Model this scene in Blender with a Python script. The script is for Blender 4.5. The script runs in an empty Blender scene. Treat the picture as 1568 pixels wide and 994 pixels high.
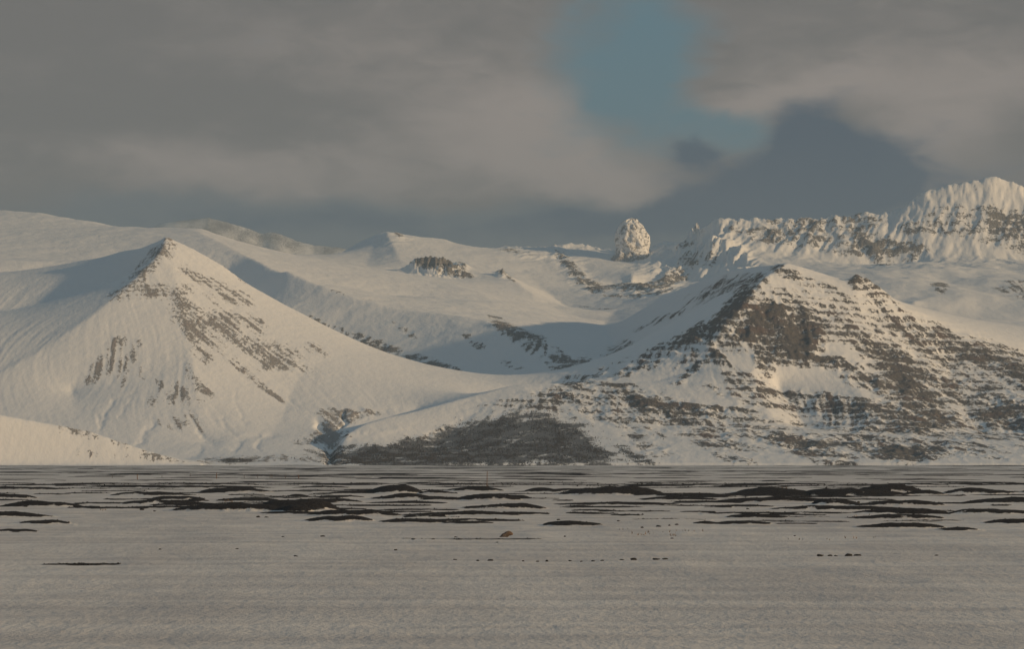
import bpy, math, random
import numpy as np

# ------------------------------------------------------------------ camera
F = 5460.0          # focal length in pixels of the 1568 px wide photograph
CX, HY = 784.0, 710.0   # image centre column, horizon row
EYE = 3.0
scene = bpy.context.scene
cam_data = bpy.data.cameras.new("camera")
cam = bpy.data.objects.new("camera", cam_data)
scene.collection.objects.link(cam)
cam.location = (0, 0, EYE)
cam.rotation_euler = (math.radians(90), 0, 0)
cam_data.sensor_width = 36.0
cam_data.lens = 36.0 * F / 1568.0
cam_data.shift_y = (HY - 497.0) / 1568.0
cam_data.clip_start = 1.0
cam_data.clip_end = 80000.0
scene.camera = cam

# ------------------------------------------------------------------ light
SUN_EL, SUN_AZ = 12.0, 64.0         # elevation; degrees to the right of straight behind the camera
EXPOSURE = -0.30
sun_dir = (math.cos(math.radians(SUN_EL)) * math.sin(math.radians(SUN_AZ)),
           -math.cos(math.radians(SUN_EL)) * math.cos(math.radians(SUN_AZ)),
           math.sin(math.radians(SUN_EL)))
sl = bpy.data.lights.new("sun", 'SUN')
sl.energy = 5.0
sl.angle = math.radians(1.2)
sl.color = (1.0, 0.69, 0.37)
so = bpy.data.objects.new("sun", sl)
scene.collection.objects.link(so)
from mathutils import Vector
so.rotation_euler = Vector(sun_dir).to_track_quat('Z', 'Y').to_euler()
scene.view_settings.view_transform = 'Standard'
scene.view_settings.look = 'None'
scene.view_settings.exposure = EXPOSURE
scene.view_settings.gamma = 1.0
scene.cycles.max_bounces = 4
scene.cycles.diffuse_bounces = 2
scene.cycles.volume_bounces = 0
scene.cycles.use_denoising = True

# ------------------------------------------------------------------ node helpers
class N:
    def __init__(self, tree):
        self.t = tree
    def node(self, typ, **kw):
        n = self.t.nodes.new(typ)
        for k, v in kw.items():
            setattr(n, k, v)
        return n
    def put(self, sock, v):
        if v is None:
            return
        if isinstance(v, bpy.types.NodeSocket):
            self.t.links.new(v, sock)
        else:
            sock.default_value = v
    def m(self, op, a, b=None, c=None, clamp=False):
        n = self.node('ShaderNodeMath', operation=op, use_clamp=clamp)
        self.put(n.inputs[0], a)
        if b is not None: self.put(n.inputs[1], b)
        if c is not None: self.put(n.inputs[2], c)
        return n.outputs[0]
    def mix(self, f, a, b):
        n = self.node('ShaderNodeMix', data_type='RGBA')
        self.put(n.inputs[0], f)
        self.put(n.inputs[6], a if isinstance(a, bpy.types.NodeSocket) else (*a, 1))
        self.put(n.inputs[7], b if isinstance(b, bpy.types.NodeSocket) else (*b, 1))
        return n.outputs[2]
    def noise(self, vec, scale, detail=4, rough=0.55, dist=0.0):
        n = self.node('ShaderNodeTexNoise')
        self.put(n.inputs['Vector'], vec)
        n.inputs['Scale'].default_value = scale
        n.inputs['Detail'].default_value = detail
        n.inputs['Roughness'].default_value = rough
        n.inputs['Distortion'].default_value = dist
        return n.outputs['Fac']
    def vmul(self, vec, s):
        n = self.node('ShaderNodeVectorMath', operation='MULTIPLY')
        self.put(n.inputs[0], vec); n.inputs[1].default_value = s
        return n.outputs[0]
    def comb(self, x, y, z):
        n = self.node('ShaderNodeCombineXYZ')
        for i, v in enumerate((x, y, z)): self.put(n.inputs[i], v)
        return n.outputs[0]
    def smooth(self, v, lo, hi, a=0.0, b=1.0):
        n = self.node('ShaderNodeMapRange', interpolation_type='SMOOTHSTEP')
        self.put(n.inputs[0], v); n.inputs[1].default_value = lo; n.inputs[2].default_value = hi
        n.inputs[3].default_value = a; n.inputs[4].default_value = b
        return n.outputs[0]
    def attr(self, name):
        return self.node('ShaderNodeAttribute', attribute_name=name).outputs['Fac']

# ------------------------------------------------------------------ world: daylight sky with cloud banks
world = bpy.data.worlds.new("World")
scene.world = world
world.use_nodes = True
wt = world.node_tree
wt.nodes.clear()
W = N(wt)
out = W.node('ShaderNodeOutputWorld')
bg = W.node('ShaderNodeBackground')
bg.inputs['Strength'].default_value = 0.1
sky = W.node('ShaderNodeTexSky', sky_type='NISHITA')
sky.sun_disc = False
sky.sun_elevation = math.radians(SUN_EL)
sky.sun_rotation = math.radians(180 - SUN_AZ)
sky.altitude = 50
sky.air_density = 1.0
sky.dust_density = 1.0
tc = W.node('ShaderNodeTexCoord')
sep = W.node('ShaderNodeSeparateXYZ')
wt.links.new(tc.outputs['Generated'], sep.inputs[0])
az = W.m('MULTIPLY', W.m('ARCTAN2', sep.outputs[0], sep.outputs[1]), 1.0)
el = W.m('ARCSINE', sep.outputs[2])
# azimuth and elevation in degrees
azd = W.m('MULTIPLY', az, 57.29578)
eld = W.m('MULTIPLY', el, 57.29578)
AE = W.comb(azd, W.m('MULTIPLY', eld, 1.9), 0.0)
DR = tc.outputs['Generated']        # true direction: no seam behind the camera
warp1 = W.m('SUBTRACT', W.noise(W.vmul(DR, (1, 1, 1.9)), 24.0, 3, 0.5), 0.5)
warp2 = W.m('SUBTRACT', W.noise(W.vmul(DR, (1, 1, 1.9)), 31.0, 4, 0.55), 0.5)
wa = W.m('ADD', azd, W.m('MULTIPLY', warp1, 1.8))
we = W.m('ADD', eld, W.m('MULTIPLY', warp2, 0.9))
def deg(px, py):
    x, y = px - CX, HY - py
    return math.degrees(math.atan2(x, F)), math.degrees(math.atan2(y, math.hypot(F, x)))
def blob(px, py, rx, ry, rot=0.0, amp=1.0, p=1.0):
    a0, e0 = deg(px, py)
    k = math.degrees(1.0 / F)
    c, s = math.cos(math.radians(rot)), math.sin(math.radians(rot))
    da = W.m('SUBTRACT', wa, a0); de = W.m('SUBTRACT', we, e0)
    u = W.m('MULTIPLY', W.m('ADD', W.m('MULTIPLY', da, c), W.m('MULTIPLY', de, s)), 1 / (rx * k))
    v = W.m('MULTIPLY', W.m('SUBTRACT', W.m('MULTIPLY', de, c), W.m('MULTIPLY', da, s)), 1 / (ry * k))
    r2 = W.m('ADD', W.m('MULTIPLY', u, u), W.m('MULTIPLY', v, v))
    if p != 1.0: r2 = W.m('POWER', r2, p)
    g = W.m('EXPONENT', W.m('MULTIPLY', r2, -1.0))
    return W.m('MULTIPLY', g, amp)
def total(items):
    s = items[0]
    for i in items[1:]: s = W.m('ADD', s, i)
    return s
n_big = W.noise(W.vmul(DR, (1, 1, 2.6)), 9.0, 5, 0.52)
n_med = W.noise(W.vmul(DR, (1, 1, 2.2)), 34.0, 5, 0.55)
n_fine = W.noise(W.vmul(DR, (1, 1, 1.6)), 110.0, 5, 0.62)
n_wisp = W.noise(W.vmul(DR, (1, 1, 3.2)), 42.0, 7, 0.62, 1.2)
# clear gap in the cloud
clear = total([blob(968, 125, 128, 70, 0, 0.85), blob(930, 185, 100, 40, 25, 0.5), blob(1110, 205, 130, 42, -8, 0.85),
               blob(985, 40, 120, 70, 0, 0.9), blob(1190, 175, 70, 30, 30, 0.4), blob(1000, 225, 60, 25, 20, 0.3),
               blob(1180, 120, 90, 45, 20, -0.75), blob(1290, 150, 110, 60, 0, -0.6), blob(1230, 20, 120, 60, 0, -0.5)])
clear = W.m('ADD', clear, W.m('MULTIPLY', W.m('SUBTRACT', n_med, 0.5), 0.55))
clear = W.m('ADD', clear, W.smooth(eld, 9.0, 24.0, 0.0, 0.62))      # wider gaps overhead, out of view, added to turn the shaded snow bluer
clear = W.m('ADD', clear, W.m('MULTIPLY', W.m('SUBTRACT', n_big, 0.5), 0.3))
clear = W.m('ADD', clear, W.m('MULTIPLY', W.m('SUBTRACT', n_wisp, 0.5), 0.9))
clear = W.smooth(clear, 0.10, 1.1)
# pale, sun-touched cloud
pale = total([blob(700, 215, 330, 70, 6, 0.5), blob(880, 265, 150, 45, -14, 0.9, 1.2), blob(780, 160, 130, 50, 0, 0.5),
              blob(320, 255, 210, 40, -4, 0.55), blob(1440, 195, 85, 75, 10, 0.75), blob(1210, 150, 130, 32, 15, 0.55),
              blob(1330, 110, 200, 45, 0, 0.45), blob(640, 90, 260, 60, 0, 0.25), blob(150, 180, 90, 60, 0, -0.1),
              blob(300, 150, 160, 40, 0, -0.25), blob(1560, 120, 110, 90, 0, 0.4), blob(1440, 300, 90, 40, 0, 0.3),
              blob(1260, 130, 40, 10, 0, 0.2)])
pale = W.m('ADD', pale, W.m('MULTIPLY', W.m('SUBTRACT', n_med, 0.5), 0.75))
pale = W.m('ADD', pale, W.m('MULTIPLY', W.m('SUBTRACT', n_big, 0.5), 0.7))
pale = W.m('ADD', pale, W.m('MULTIPLY', W.m('SUBTRACT', n_wisp, 0.5), 0.8))
pale = W.m('ADD', pale, W.m('MULTIPLY', W.m('SUBTRACT', n_fine, 0.5), 0.16))
pale = W.smooth(pale, -0.2, 1.0)
# grey cloud base over the ridges, and the deep blue cloud standing on the right
dark = total([blob(640, 345, 700, 46, -1, 0.9, 1.3), blob(160, 320, 160, 26, 0, 0.25), blob(1350, 300, 160, 50, 10, 0.5), blob(1000, 330, 110, 40, 0, 0.35),
              blob(780, 420, 1300, 70, 0, 0.6)])
dark = W.m('ADD', dark, W.m('MULTIPLY', W.m('SUBTRACT', n_med, 0.5), 0.6))
dark = W.smooth(dark, 0.1, 0.95)
deep = total([blob(1130, 298, 190, 56, 14, 1.0, 1.2), blob(1390, 300, 150, 46, 0, 0.75), blob(1340, 255, 80, 40, 10, 0.4), blob(620, 350, 600, 34, 0, 0.32), blob(1300, 240, 70, 60, 0, 0.4), blob(1250, 225, 52, 78, -26, 1.0, 1.2), blob(1330, 250, 90, 60, 20, 0.45), blob(1055, 234, 34, 22, 0, 0.8, 1.2),
              blob(900, 335, 130, 26, 0, 0.4), blob(500, 335, 200, 22, 0, 0.25), blob(1140, 335, 200, 30, 0, 0.2)])
deep = W.m('ADD', deep, W.m('MULTIPLY', W.m('SUBTRACT', n_med, 0.5), 0.75))
deep = W.m('ADD', deep, W.m('MULTIPLY', W.m('SUBTRACT', n_fine, 0.5), 0.3))
deep = W.m('ADD', deep, W.m('MULTIPLY', W.m('SUBTRACT', n_wisp, 0.5), 0.8))
deep = W.smooth(deep, 0.1, 0.85)
SK = 12.9      # colours below are as displayed; the background strength is 0.1 and the exposure is negative
def col(r, g, b):
    f = lambda c: ((c / 255.0 + 0.055) / 1.055) ** 2.4 * SK
    return (f(r), f(g), f(b))
cloud = W.mix(pale, col(109, 104, 103), col(161, 148, 141))
clear_sky = W.mix(0.85, sky.outputs['Color'], col(66, 113, 133))
gap = W.mix(clear, cloud, clear_sky)
final = W.mix(W.m('MULTIPLY', dark, 0.93), gap, col(90, 101, 111))
final = W.mix(W.m('MULTIPLY', deep, 0.9), final, col(12, 60, 92))
# below the horizon: the tone of the snow plain
low = W.smooth(eld, -3.0, -0.3)
final = W.mix(low, col(120, 115, 108), final)
wt.links.new(final, bg.inputs['Color'])
wt.links.new(bg.outputs[0], out.inputs['Surface'])

# ------------------------------------------------------------------ numpy noise
def perlin(x, y, seed=0):
    rng = np.random.RandomState(seed)
    perm = rng.permutation(256).astype(np.int32)
    ang = rng.rand(256).astype(np.float32) * 6.2831853
    gx, gy = np.cos(ang), np.sin(ang)
    xi = np.floor(x).astype(np.int32); yi = np.floor(y).astype(np.int32)
    fx = (x - xi).astype(np.float32); fy = (y - yi).astype(np.float32)
    def g(ix, iy, dx, dy):
        h = perm[(perm[ix & 255] + iy) & 255]
        return gx[h] * dx + gy[h] * dy
    u = fx * fx * fx * (fx * (fx * 6 - 15) + 10); v = fy * fy * fy * (fy * (fy * 6 - 15) + 10)
    a = g(xi, yi, fx, fy); b = g(xi + 1, yi, fx - 1, fy)
    c = g(xi, yi + 1, fx, fy - 1); d = g(xi + 1, yi + 1, fx - 1, fy - 1)
    return (a + u * (b - a)) * (1 - v) + (c + u * (d - c)) * v     # about -0.7..0.7
def fbm(x, y, octv=4, seed=0, gain=0.5):
    s = 0; amp = 1.0
    for k in range(octv):
        s = s + amp * perlin(x * 2 ** k + 17.3 * k, y * 2 ** k - 9.1 * k, seed + k)
        amp *= gain
    return s
def ridged(x, y, octv=4, seed=0, gain=0.5):
    s = 0; amp = 1.0
    for k in range(octv):
        s = s + amp * (1 - 2.2 * np.abs(perlin(x * 2 ** k + 5.3 * k, y * 2 ** k - 3.1 * k, seed + k)))
        amp *= gain
    return s
def sstep(v, a, b):
    t = np.clip((v - a) / (b - a), 0, 1)
    return t * t * (3 - 2 * t)

# ------------------------------------------------------------------ object helpers
COL = scene.collection
def tag(o, label=None, cat=None, group=None, kind=None):
    if label: o['label'] = label
    if cat: o['category'] = cat
    if group: o['group'] = group
    if kind: o['kind'] = kind
    return o
def mesh_obj(name, verts, quads, mat, attrs=None, parent=None, smooth=True, nside=4):
    me = bpy.data.meshes.new(name)
    verts = np.asarray(verts, np.float32); quads = np.asarray(quads, np.int32)
    me.vertices.add(len(verts)); me.vertices.foreach_set('co', verts.ravel())
    me.loops.add(quads.size); me.loops.foreach_set('vertex_index', quads.ravel())
    me.polygons.add(len(quads)); me.polygons.foreach_set('loop_start', np.arange(0, quads.size, nside, dtype=np.int32))
    me.polygons.foreach_set('use_smooth', np.full(len(quads), smooth, dtype=bool))
    for k, v in (attrs or {}).items():
        a = me.attributes.new(k, 'FLOAT', 'POINT'); a.data.foreach_set('value', np.asarray(v, np.float32).ravel())
    me.materials.append(mat)
    me.update(calc_edges=True)
    o = bpy.data.objects.new(name, me)
    COL.objects.link(o)
    if parent: o.parent = parent
    return o
def grid_quads(nr, nc):
    i = np.arange(nr * nc, dtype=np.int32).reshape(nr, nc)
    return np.stack([i[:-1, :-1], i[:-1, 1:], i[1:, 1:], i[1:, :-1]], -1)      # (nr-1, nc-1, 4)

# ------------------------------------------------------------------ materials
def new_mat(name):
    m = bpy.data.materials.new(name); m.use_nodes = True
    m.node_tree.nodes.clear()
    t = N(m.node_tree)
    o = t.node('ShaderNodeOutputMaterial')
    b = t.node('ShaderNodeBsdfPrincipled')
    m.node_tree.links.new(b.outputs[0], o.inputs['Surface'])
    b.inputs['Specular IOR Level'].default_value = 0.15
    return m, t, b
def rock_snow_material(name, s=1.0, dust=0.93, red=0.35, rock_a=(0.050, 0.050, 0.056), rock_b=(0.115, 0.098, 0.092)):
    """snow over rock; the vertex value 'rock' says how much stone shows, fine noise breaks up its edge"""
    m, t, b = new_mat(name)
    pos = t.node('ShaderNodeNewGeometry').outputs['Position']
    rock = t.attr('rock'); scrub = t.attr('scrub')
    f1 = t.noise(t.vmul(pos, (0.9, 0.5, 1.1)), 0.13 / s, 5, 0.7)
    f2 = t.noise(t.vmul(pos, (1, 0.5, 1)), 0.38 / s, 3, 0.7)
    gate = t.smooth(rock, 0.03, 0.2)
    d = t.m('ADD', t.m('MULTIPLY', t.m('SUBTRACT', f1, 0.5), 1.9), t.m('MULTIPLY', t.m('SUBTRACT', f2, 0.5), 1.1))
    fac = t.smooth(t.m('ADD', rock, t.m('MULTIPLY', d, gate)), 0.38, 0.64)
    big = t.noise(pos, 0.012 / s, 3, 0.5)
    tone = t.noise(t.vmul(pos, (1, 1, 3)), 0.09 / s, 5, 0.65)
    rock_c = t.mix(t.smooth(tone, 0.3, 0.7), rock_a, rock_b)
    rock_c = t.mix(t.m('MULTIPLY', t.smooth(big, 0.52, 0.66), red), rock_c, (0.17, 0.085, 0.062))
    snow_n = t.noise(pos, 0.03 / s, 4, 0.6)
    snow_c = t.mix(snow_n, (0.86, 0.88, 0.905), (0.91, 0.91, 0.91))
    c = t.mix(t.m('MULTIPLY', fac, dust), snow_c, rock_c)
    # birch scrub standing in the snow: fine grey-brown twigs
    sn = t.noise(t.vmul(pos, (1, 0.5, 1)), 0.33, 5, 0.75)
    sn2 = t.noise(pos, 0.03, 4, 0.6)
    sf = t.smooth(t.m('ADD', t.m('ADD', scrub, t.m('MULTIPLY', t.m('SUBTRACT', sn, 0.5), 1.3)),
                      t.m('MULTIPLY', t.m('SUBTRACT', sn2, 0.5), 1.9)), 0.42, 0.66)
    sf = t.m('MULTIPLY', sf, t.smooth(scrub, 0.02, 0.2))
    twig = t.mix(sn, (0.040, 0.042, 0.052), (0.105, 0.102, 0.112))
    c = t.mix(t.m('MULTIPLY', sf, 0.88), c, twig)
    t.put(b.inputs['Base Color'], c)
    t.put(b.inputs['Roughness'], t.m('MULTIPLY_ADD', fac, 0.3, 0.6))
    # relief: broken stone is rough, snow lightly wind-packed
    h = t.m('ADD', t.m('MULTIPLY', t.m('MULTIPLY', f1, fac), 7.0 * s), t.m('MULTIPLY', t.m('MULTIPLY', f2, fac), 2.5 * s))
    wind = t.noise(t.vmul(pos, (1.0, 0.45, 1.0)), 0.045 / s, 6, 0.6)
    h = t.m('ADD', h, t.m('MULTIPLY', wind, 2.6 * s))
    h = t.m('ADD', h, t.m('MULTIPLY', t.m('MULTIPLY', sn, sf), 3.0))
    h = t.m('SUBTRACT', h, t.m('MULTIPLY', fac, 1.2 * s))
    bp = t.node('ShaderNodeBump')
    bp.inputs['Strength'].default_value = 0.9; bp.inputs['Distance'].default_value = 1.0
    t.put(bp.inputs['Height'], h)
    m.node_tree.links.new(bp.outputs[0], b.inputs['Normal'])
    return m
MAT_NEAR = rock_snow_material('snow_on_rock', 0.7)
MAT_CONE = rock_snow_material('snow_on_scree', 0.6, dust=0.68, red=0.5, rock_a=(0.085, 0.07, 0.068), rock_b=(0.17, 0.135, 0.12))
MAT_FAR = rock_snow_material('snow_on_far_rock', 1.2, dust=0.82, red=0.15, rock_a=(0.07, 0.07, 0.075), rock_b=(0.15, 0.13, 0.12))

# ------------------------------------------------------------------ terrain: heights spanned between crests, valleys and foot lines
U0, U1, DU = -110.0, 1680.0, 2.0
us = np.arange(U0, U1 + 0.1, DU)
rows = np.concatenate([np.arange(5260, 7200, 5.0), np.arange(7200, 12500, 11.0), np.arange(12500, 13600, 50.0)])
NR, NC = len(rows), len(us)
def row_of(D): return np.interp(D, rows, np.arange(NR))
# every curve: points (px, py, D) give height z = EYE + (HY-py)/F*D ; 'z:' curves give z directly
CURVES = [
 # --- front lines of the plain
 [(-110, 713.2, 5520), (1680, 713.2, 5520)], [(-110, 713.2, 5260), (1680, 713.2, 5260)],
 # --- low slope in front on the far left
 [(-110, 612, 5560), (0, 632, 5560), (60, 643, 5560), (128, 656, 5560), (200, 682, 5545), (255, 700, 5530), (300, 712, 5525)],
 [(-110, 703, 5720), (128, 706, 5720), (300, 712.5, 5700)],
 # --- pyramid mountain: right arm, left arm, front arete, front rib
 [(255, 362, 6850), (275, 370, 6850), (300, 382, 6840), (340, 405, 6820), (375, 432, 6800), (430, 463, 6770), (500, 500, 6730), (560, 530, 6700), (620, 553, 6660), (700, 575, 6600), (770, 591, 6520), (840, 610, 6420)],
 [(255, 362, 6850), (245, 368, 6860), (215, 380, 6890), (190, 384, 6940), (160, 393, 7000), (128, 398, 7060), (60, 412, 7150), (-30, 420, 7250), (-110, 425, 7300)],
 [(255, 362, 6850), (248, 380, 6790), (235, 398, 6730), (210, 423, 6650), (185, 447, 6580), (150, 475, 6500), (128, 492, 6450), (60, 535, 6350), (-40, 590, 6200), (-110, 620, 6100)],
 [(255, 362, 6850), (264, 400, 6740), (272, 440, 6620), (282, 490, 6480), (292, 540, 6330), (300, 590, 6180), (308, 640, 6030), (312, 680, 5880)],
 [(215, 415, 6800), (180, 432, 6790), (128, 449, 6770), (40, 470, 6740), (-110, 495, 6700)],
 [(110, 600, 6200), (120, 650, 5960), (125, 690, 5790)],
 [(470, 560, 6420), (440, 620, 6190), (420, 670, 5950)],
 # --- spur hill: crest, nose, left edge
 [(775, 592, 6230), (800, 588, 6250), (850, 586, 6270), (900, 588, 6270), (960, 587, 6280), (1010, 585, 6290), (1045, 573, 6320), (1070, 559, 6350), (1087, 537, 6400), (1092, 522, 6430), (1120, 487, 6520), (1140, 466, 6580), (1155, 447, 6640), (1165, 430, 6690), (1185, 415, 6760), (1205, 403, 6820)],
 [(515, 690, 5800), (530, 664, 5860), (560, 649, 5930), (600, 638, 5990), (640, 629, 6040), (700, 612, 6120), (740, 602, 6180), (775, 592, 6230)],
 [(775, 592, 6230), (768, 605, 6160), (745, 622, 6080), (715, 642, 6000), (685, 668, 5900), (655, 695, 5760)],
 [(1000, 618, 6080), (1010, 660, 5880)],
 # --- right massif: right arm, ribs and hollows of the front face
 [(1205, 403, 6820), (1230, 410, 6830), (1270, 424, 6840), (1298, 434, 6840), (1312, 419, 6840), (1335, 432, 6850), (1350, 443, 6850), (1375, 466, 6860), (1410, 478, 6860), (1440, 494, 6870), (1500, 520, 6870), (1568, 552, 6860), (1680, 600, 6850)],
 [(1165, 430, 6690), (1175, 470, 6590), (1180, 505, 6500), (1165, 525, 6440), (1152, 560, 6320), (1162, 600, 6180), (1188, 655, 5960)],
 [(1312, 419, 6840), (1302, 470, 6700), (1297, 520, 6540), (1302, 560, 6410), (1318, 600, 6260), (1345, 650, 6030)],
 [(1098, 532, 6420), (1106, 555, 6330), (1116, 592, 6200), (1145, 645, 5980)],
 [(1440, 494, 6870), (1450, 560, 6620), (1475, 620, 6330), (1510, 670, 6030)],
 [(1192, 596, 6310), (1215, 628, 6190), (1240, 670, 6030)],
 # --- ravine between pyramid and spur
 [(640, 628, 6220), (590, 650, 6100), (545, 660, 6020), (520, 676, 5930), (508, 695, 5800), (502, 712, 5560)],
 [(840, 600, 6500), (740, 612, 6380)],
 # --- valley behind the pyramid's right arm (hidden floor)
 [(300, 470, 7350), (380, 510, 7350), (500, 560, 7300), (620, 592, 7150), (720, 606, 7000), (800, 605, 6850)],
 [(255, 440, 7400), (100, 460, 7500), (-110, 470, 7550)],
 # --- valley floor running back to the cirque
 [(850, 590, 6800), (870, 585, 7050), (900, 577, 7350), (925, 560, 7700), (938, 545, 8000), (940, 528, 8500), (930, 512, 9000), (925, 500, 9500), (935, 485, 10000), (950, 465, 10500), (965, 440, 11000), (968, 420, 11500), (967, 398, 12000)],
 # --- shaded right valley wall: upper shoulder, then ledges
 [(1205, 403, 6820), (1185, 405, 7100), (1165, 405, 7350), (1120, 414, 7900), (1080, 428, 8400), (1040, 442, 8900), (1005, 462, 9300), (985, 486, 9600)],
 [(1075, 485, 7700), (1040, 500, 7800), (1000, 520, 7900), (970, 536, 7950)],
 # --- crest that bounds the grey slope, left of the valley
 [(300, 352, 10200), (330, 368, 9800), (380, 394, 9400), (430, 418, 9100), (438, 415, 9050), (480, 431, 8900), (520, 446, 8800), (560, 461, 8700), (620, 474, 8600), (680, 482, 8500), (740, 489, 8400), (760, 494, 8300), (800, 507, 8150), (850, 525, 8050), (880, 538, 8020), (915, 552, 8000)],
 [(330, 440, 9300), (380, 455, 9000), (430, 478, 8650), (480, 503, 8500), (520, 523, 8400), (560, 542, 8250), (620, 566, 8050), (700, 588, 7750), (760, 600, 7500), (800, 601, 7200)],
 # --- broad snow bowl behind it
 [(560, 452, 9200), (640, 455, 9400), (720, 462, 9300), (790, 485, 9000), (850, 505, 8800), (900, 520, 8700)],
 [(700, 435, 10000), (740, 450, 9700), (762, 475, 9200)],
 [(767, 417, 10900), (785, 428, 10700), (800, 439, 10500), (818, 452, 10300), (835, 465, 10200), (860, 478, 10000), (900, 492, 9800)],
 [(800, 415, 11600), (830, 440, 11100), (860, 466, 10700), (900, 480, 10300)],
 # --- jagged outcrop in the bowl
 [(612, 414, 10900), (640, 400, 10850), (655, 399, 10850), (680, 404, 10850), (705, 412, 10850), (722, 420, 10800)],
 [(612, 424, 10800), (650, 425, 10760), (690, 432, 10720), (722, 428, 10720)],
 # --- far left smooth ridge
 [(-110, 318, 11600), (0, 322, 11400), (60, 326, 11200), (128, 337, 11000), (160, 344, 10900), (190, 349, 10800), (240, 350, 10600), (280, 349, 10400), (310, 350, 10300), (350, 365, 10200), (380, 374, 10150), (420, 386, 10100), (480, 398, 10200), (520, 405, 10400), (560, 411, 10700), (612, 417, 10950)],
 [(-110, 392, 8600), (128, 402, 8600), (200, 398, 8700), (260, 392, 9000)],
 # --- domed peak left of the middle
 [(480, 410, 12000), (505, 401, 12000), (530, 383, 12050), (552, 368, 12100), (575, 358, 12100), (592, 354, 12100), (605, 360, 12150), (622, 359, 12150), (645, 362, 12200), (682, 365, 12250), (700, 372, 12250), (722, 380, 12250), (742, 384, 12250), (760, 380, 12250), (773, 375, 12250), (785, 379, 12250), (815, 380, 12250), (842, 380, 12250), (848, 374, 12250), (856, 378, 12250), (866, 372, 12250), (884, 371, 12250), (898, 374, 12250), (912, 380, 12250), (935, 383, 12250), (965, 392, 12200), (998, 383, 12200), (1012, 379, 12200), (1030, 371, 12150), (1048, 367, 12150), (1060, 360, 12100), (1070, 357, 12100), (1080, 350, 12050), (1090, 336, 12000), (1098, 331, 12000), (1108, 332, 12000), (1122, 336, 12000), (1135, 339, 12000), (1150, 335, 12000), (1165, 338, 12000), (1180, 340, 12000), (1195, 337, 12000), (1207, 340, 12000), (1218, 338, 12000), (1240, 336, 12000), (1260, 334, 12000), (1275, 332, 12000), (1290, 331, 12000), (1305, 328, 12000), (1320, 328, 12000), (1330, 323, 12000), (1345, 329, 12000), (1362, 322, 12000), (1385, 320, 12000), (1396, 308, 12000), (1404, 302, 12000), (1412, 290, 12000), (1420, 286, 12000), (1440, 285, 12000), (1480, 276, 12000), (1520, 262, 12000), (1568, 285, 12000), (1620, 305, 12000), (1680, 300, 12000)],
 [(592, 354, 12100), (600, 372, 11800), (610, 390, 11450), (615, 406, 11150), (614, 416, 10980)],
 [(574, 372, 11950), (566, 392, 11600), (562, 410, 11100)],
 [(682, 365, 12250), (690, 395, 11600), (700, 408, 11200)],
 # --- rocky crest under the middle of the ridge, cirque cliffs
 [(845, 380, 12200), (856, 398, 11950), (870, 415, 11700), (885, 428, 11500), (905, 440, 11350), (928, 452, 11200)],
 [(930, 438, 11400), (960, 436, 11420), (1000, 442, 11380), (1030, 450, 11280)],
 [(930, 456, 11320), (960, 456, 11340), (1000, 456, 11310), (1028, 456, 11230)],
 # --- spur with ribs right of the thumb
 [(1064, 358, 12100), (1066, 380, 11980), (1060, 398, 11840), (1050, 414, 11700), (1042, 430, 11560)],
 [(1090, 352, 11970), (1102, 370, 11840), (1125, 383, 11720), (1150, 395, 11600), (1168, 402, 11480)],
 [(1060, 438, 11500), (1090, 428, 11420), (1130, 416, 11330), (1165, 412, 11250)],
 # --- foot of the long rock wall, snow apron below it
 [(1092, 366, 11800), (1120, 376, 11750), (1150, 384, 11720), (1203, 392, 11690), (1249, 398, 11660), (1285, 405, 11640), (1320, 407, 11640), (1379, 411, 11630), (1410, 404, 11630), (1430, 395, 11630), (1480, 392, 11630), (1568, 400, 11630), (1680, 405, 11630)],
 [(1170, 412, 10600), (1210, 425, 10200), (1260, 445, 9800), (1320, 455, 9600), (1400, 480, 9400), (1500, 500, 9200), (1680, 520, 9200)],
 [(1352, 470, 9500), (1370, 450, 9700), (1385, 430, 10100), (1405, 415, 10600), (1420, 405, 10900)],
 [(1400, 458, 9500), (1430, 452, 9700), (1460, 430, 10300), (1520, 420, 10600), (1680, 430, 10800)],
 [(1205, 520, 7800), (1320, 540, 7800), (1500, 580, 7800), (1680, 620, 7800)],
 # --- back slopes
 [(-110, 430, 12450), (600, 470, 12600), (1000, 500, 12600), (1680, 470, 12600)],
 [(-110, 560, 13550), (1680, 560, 13550)],
]
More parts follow.
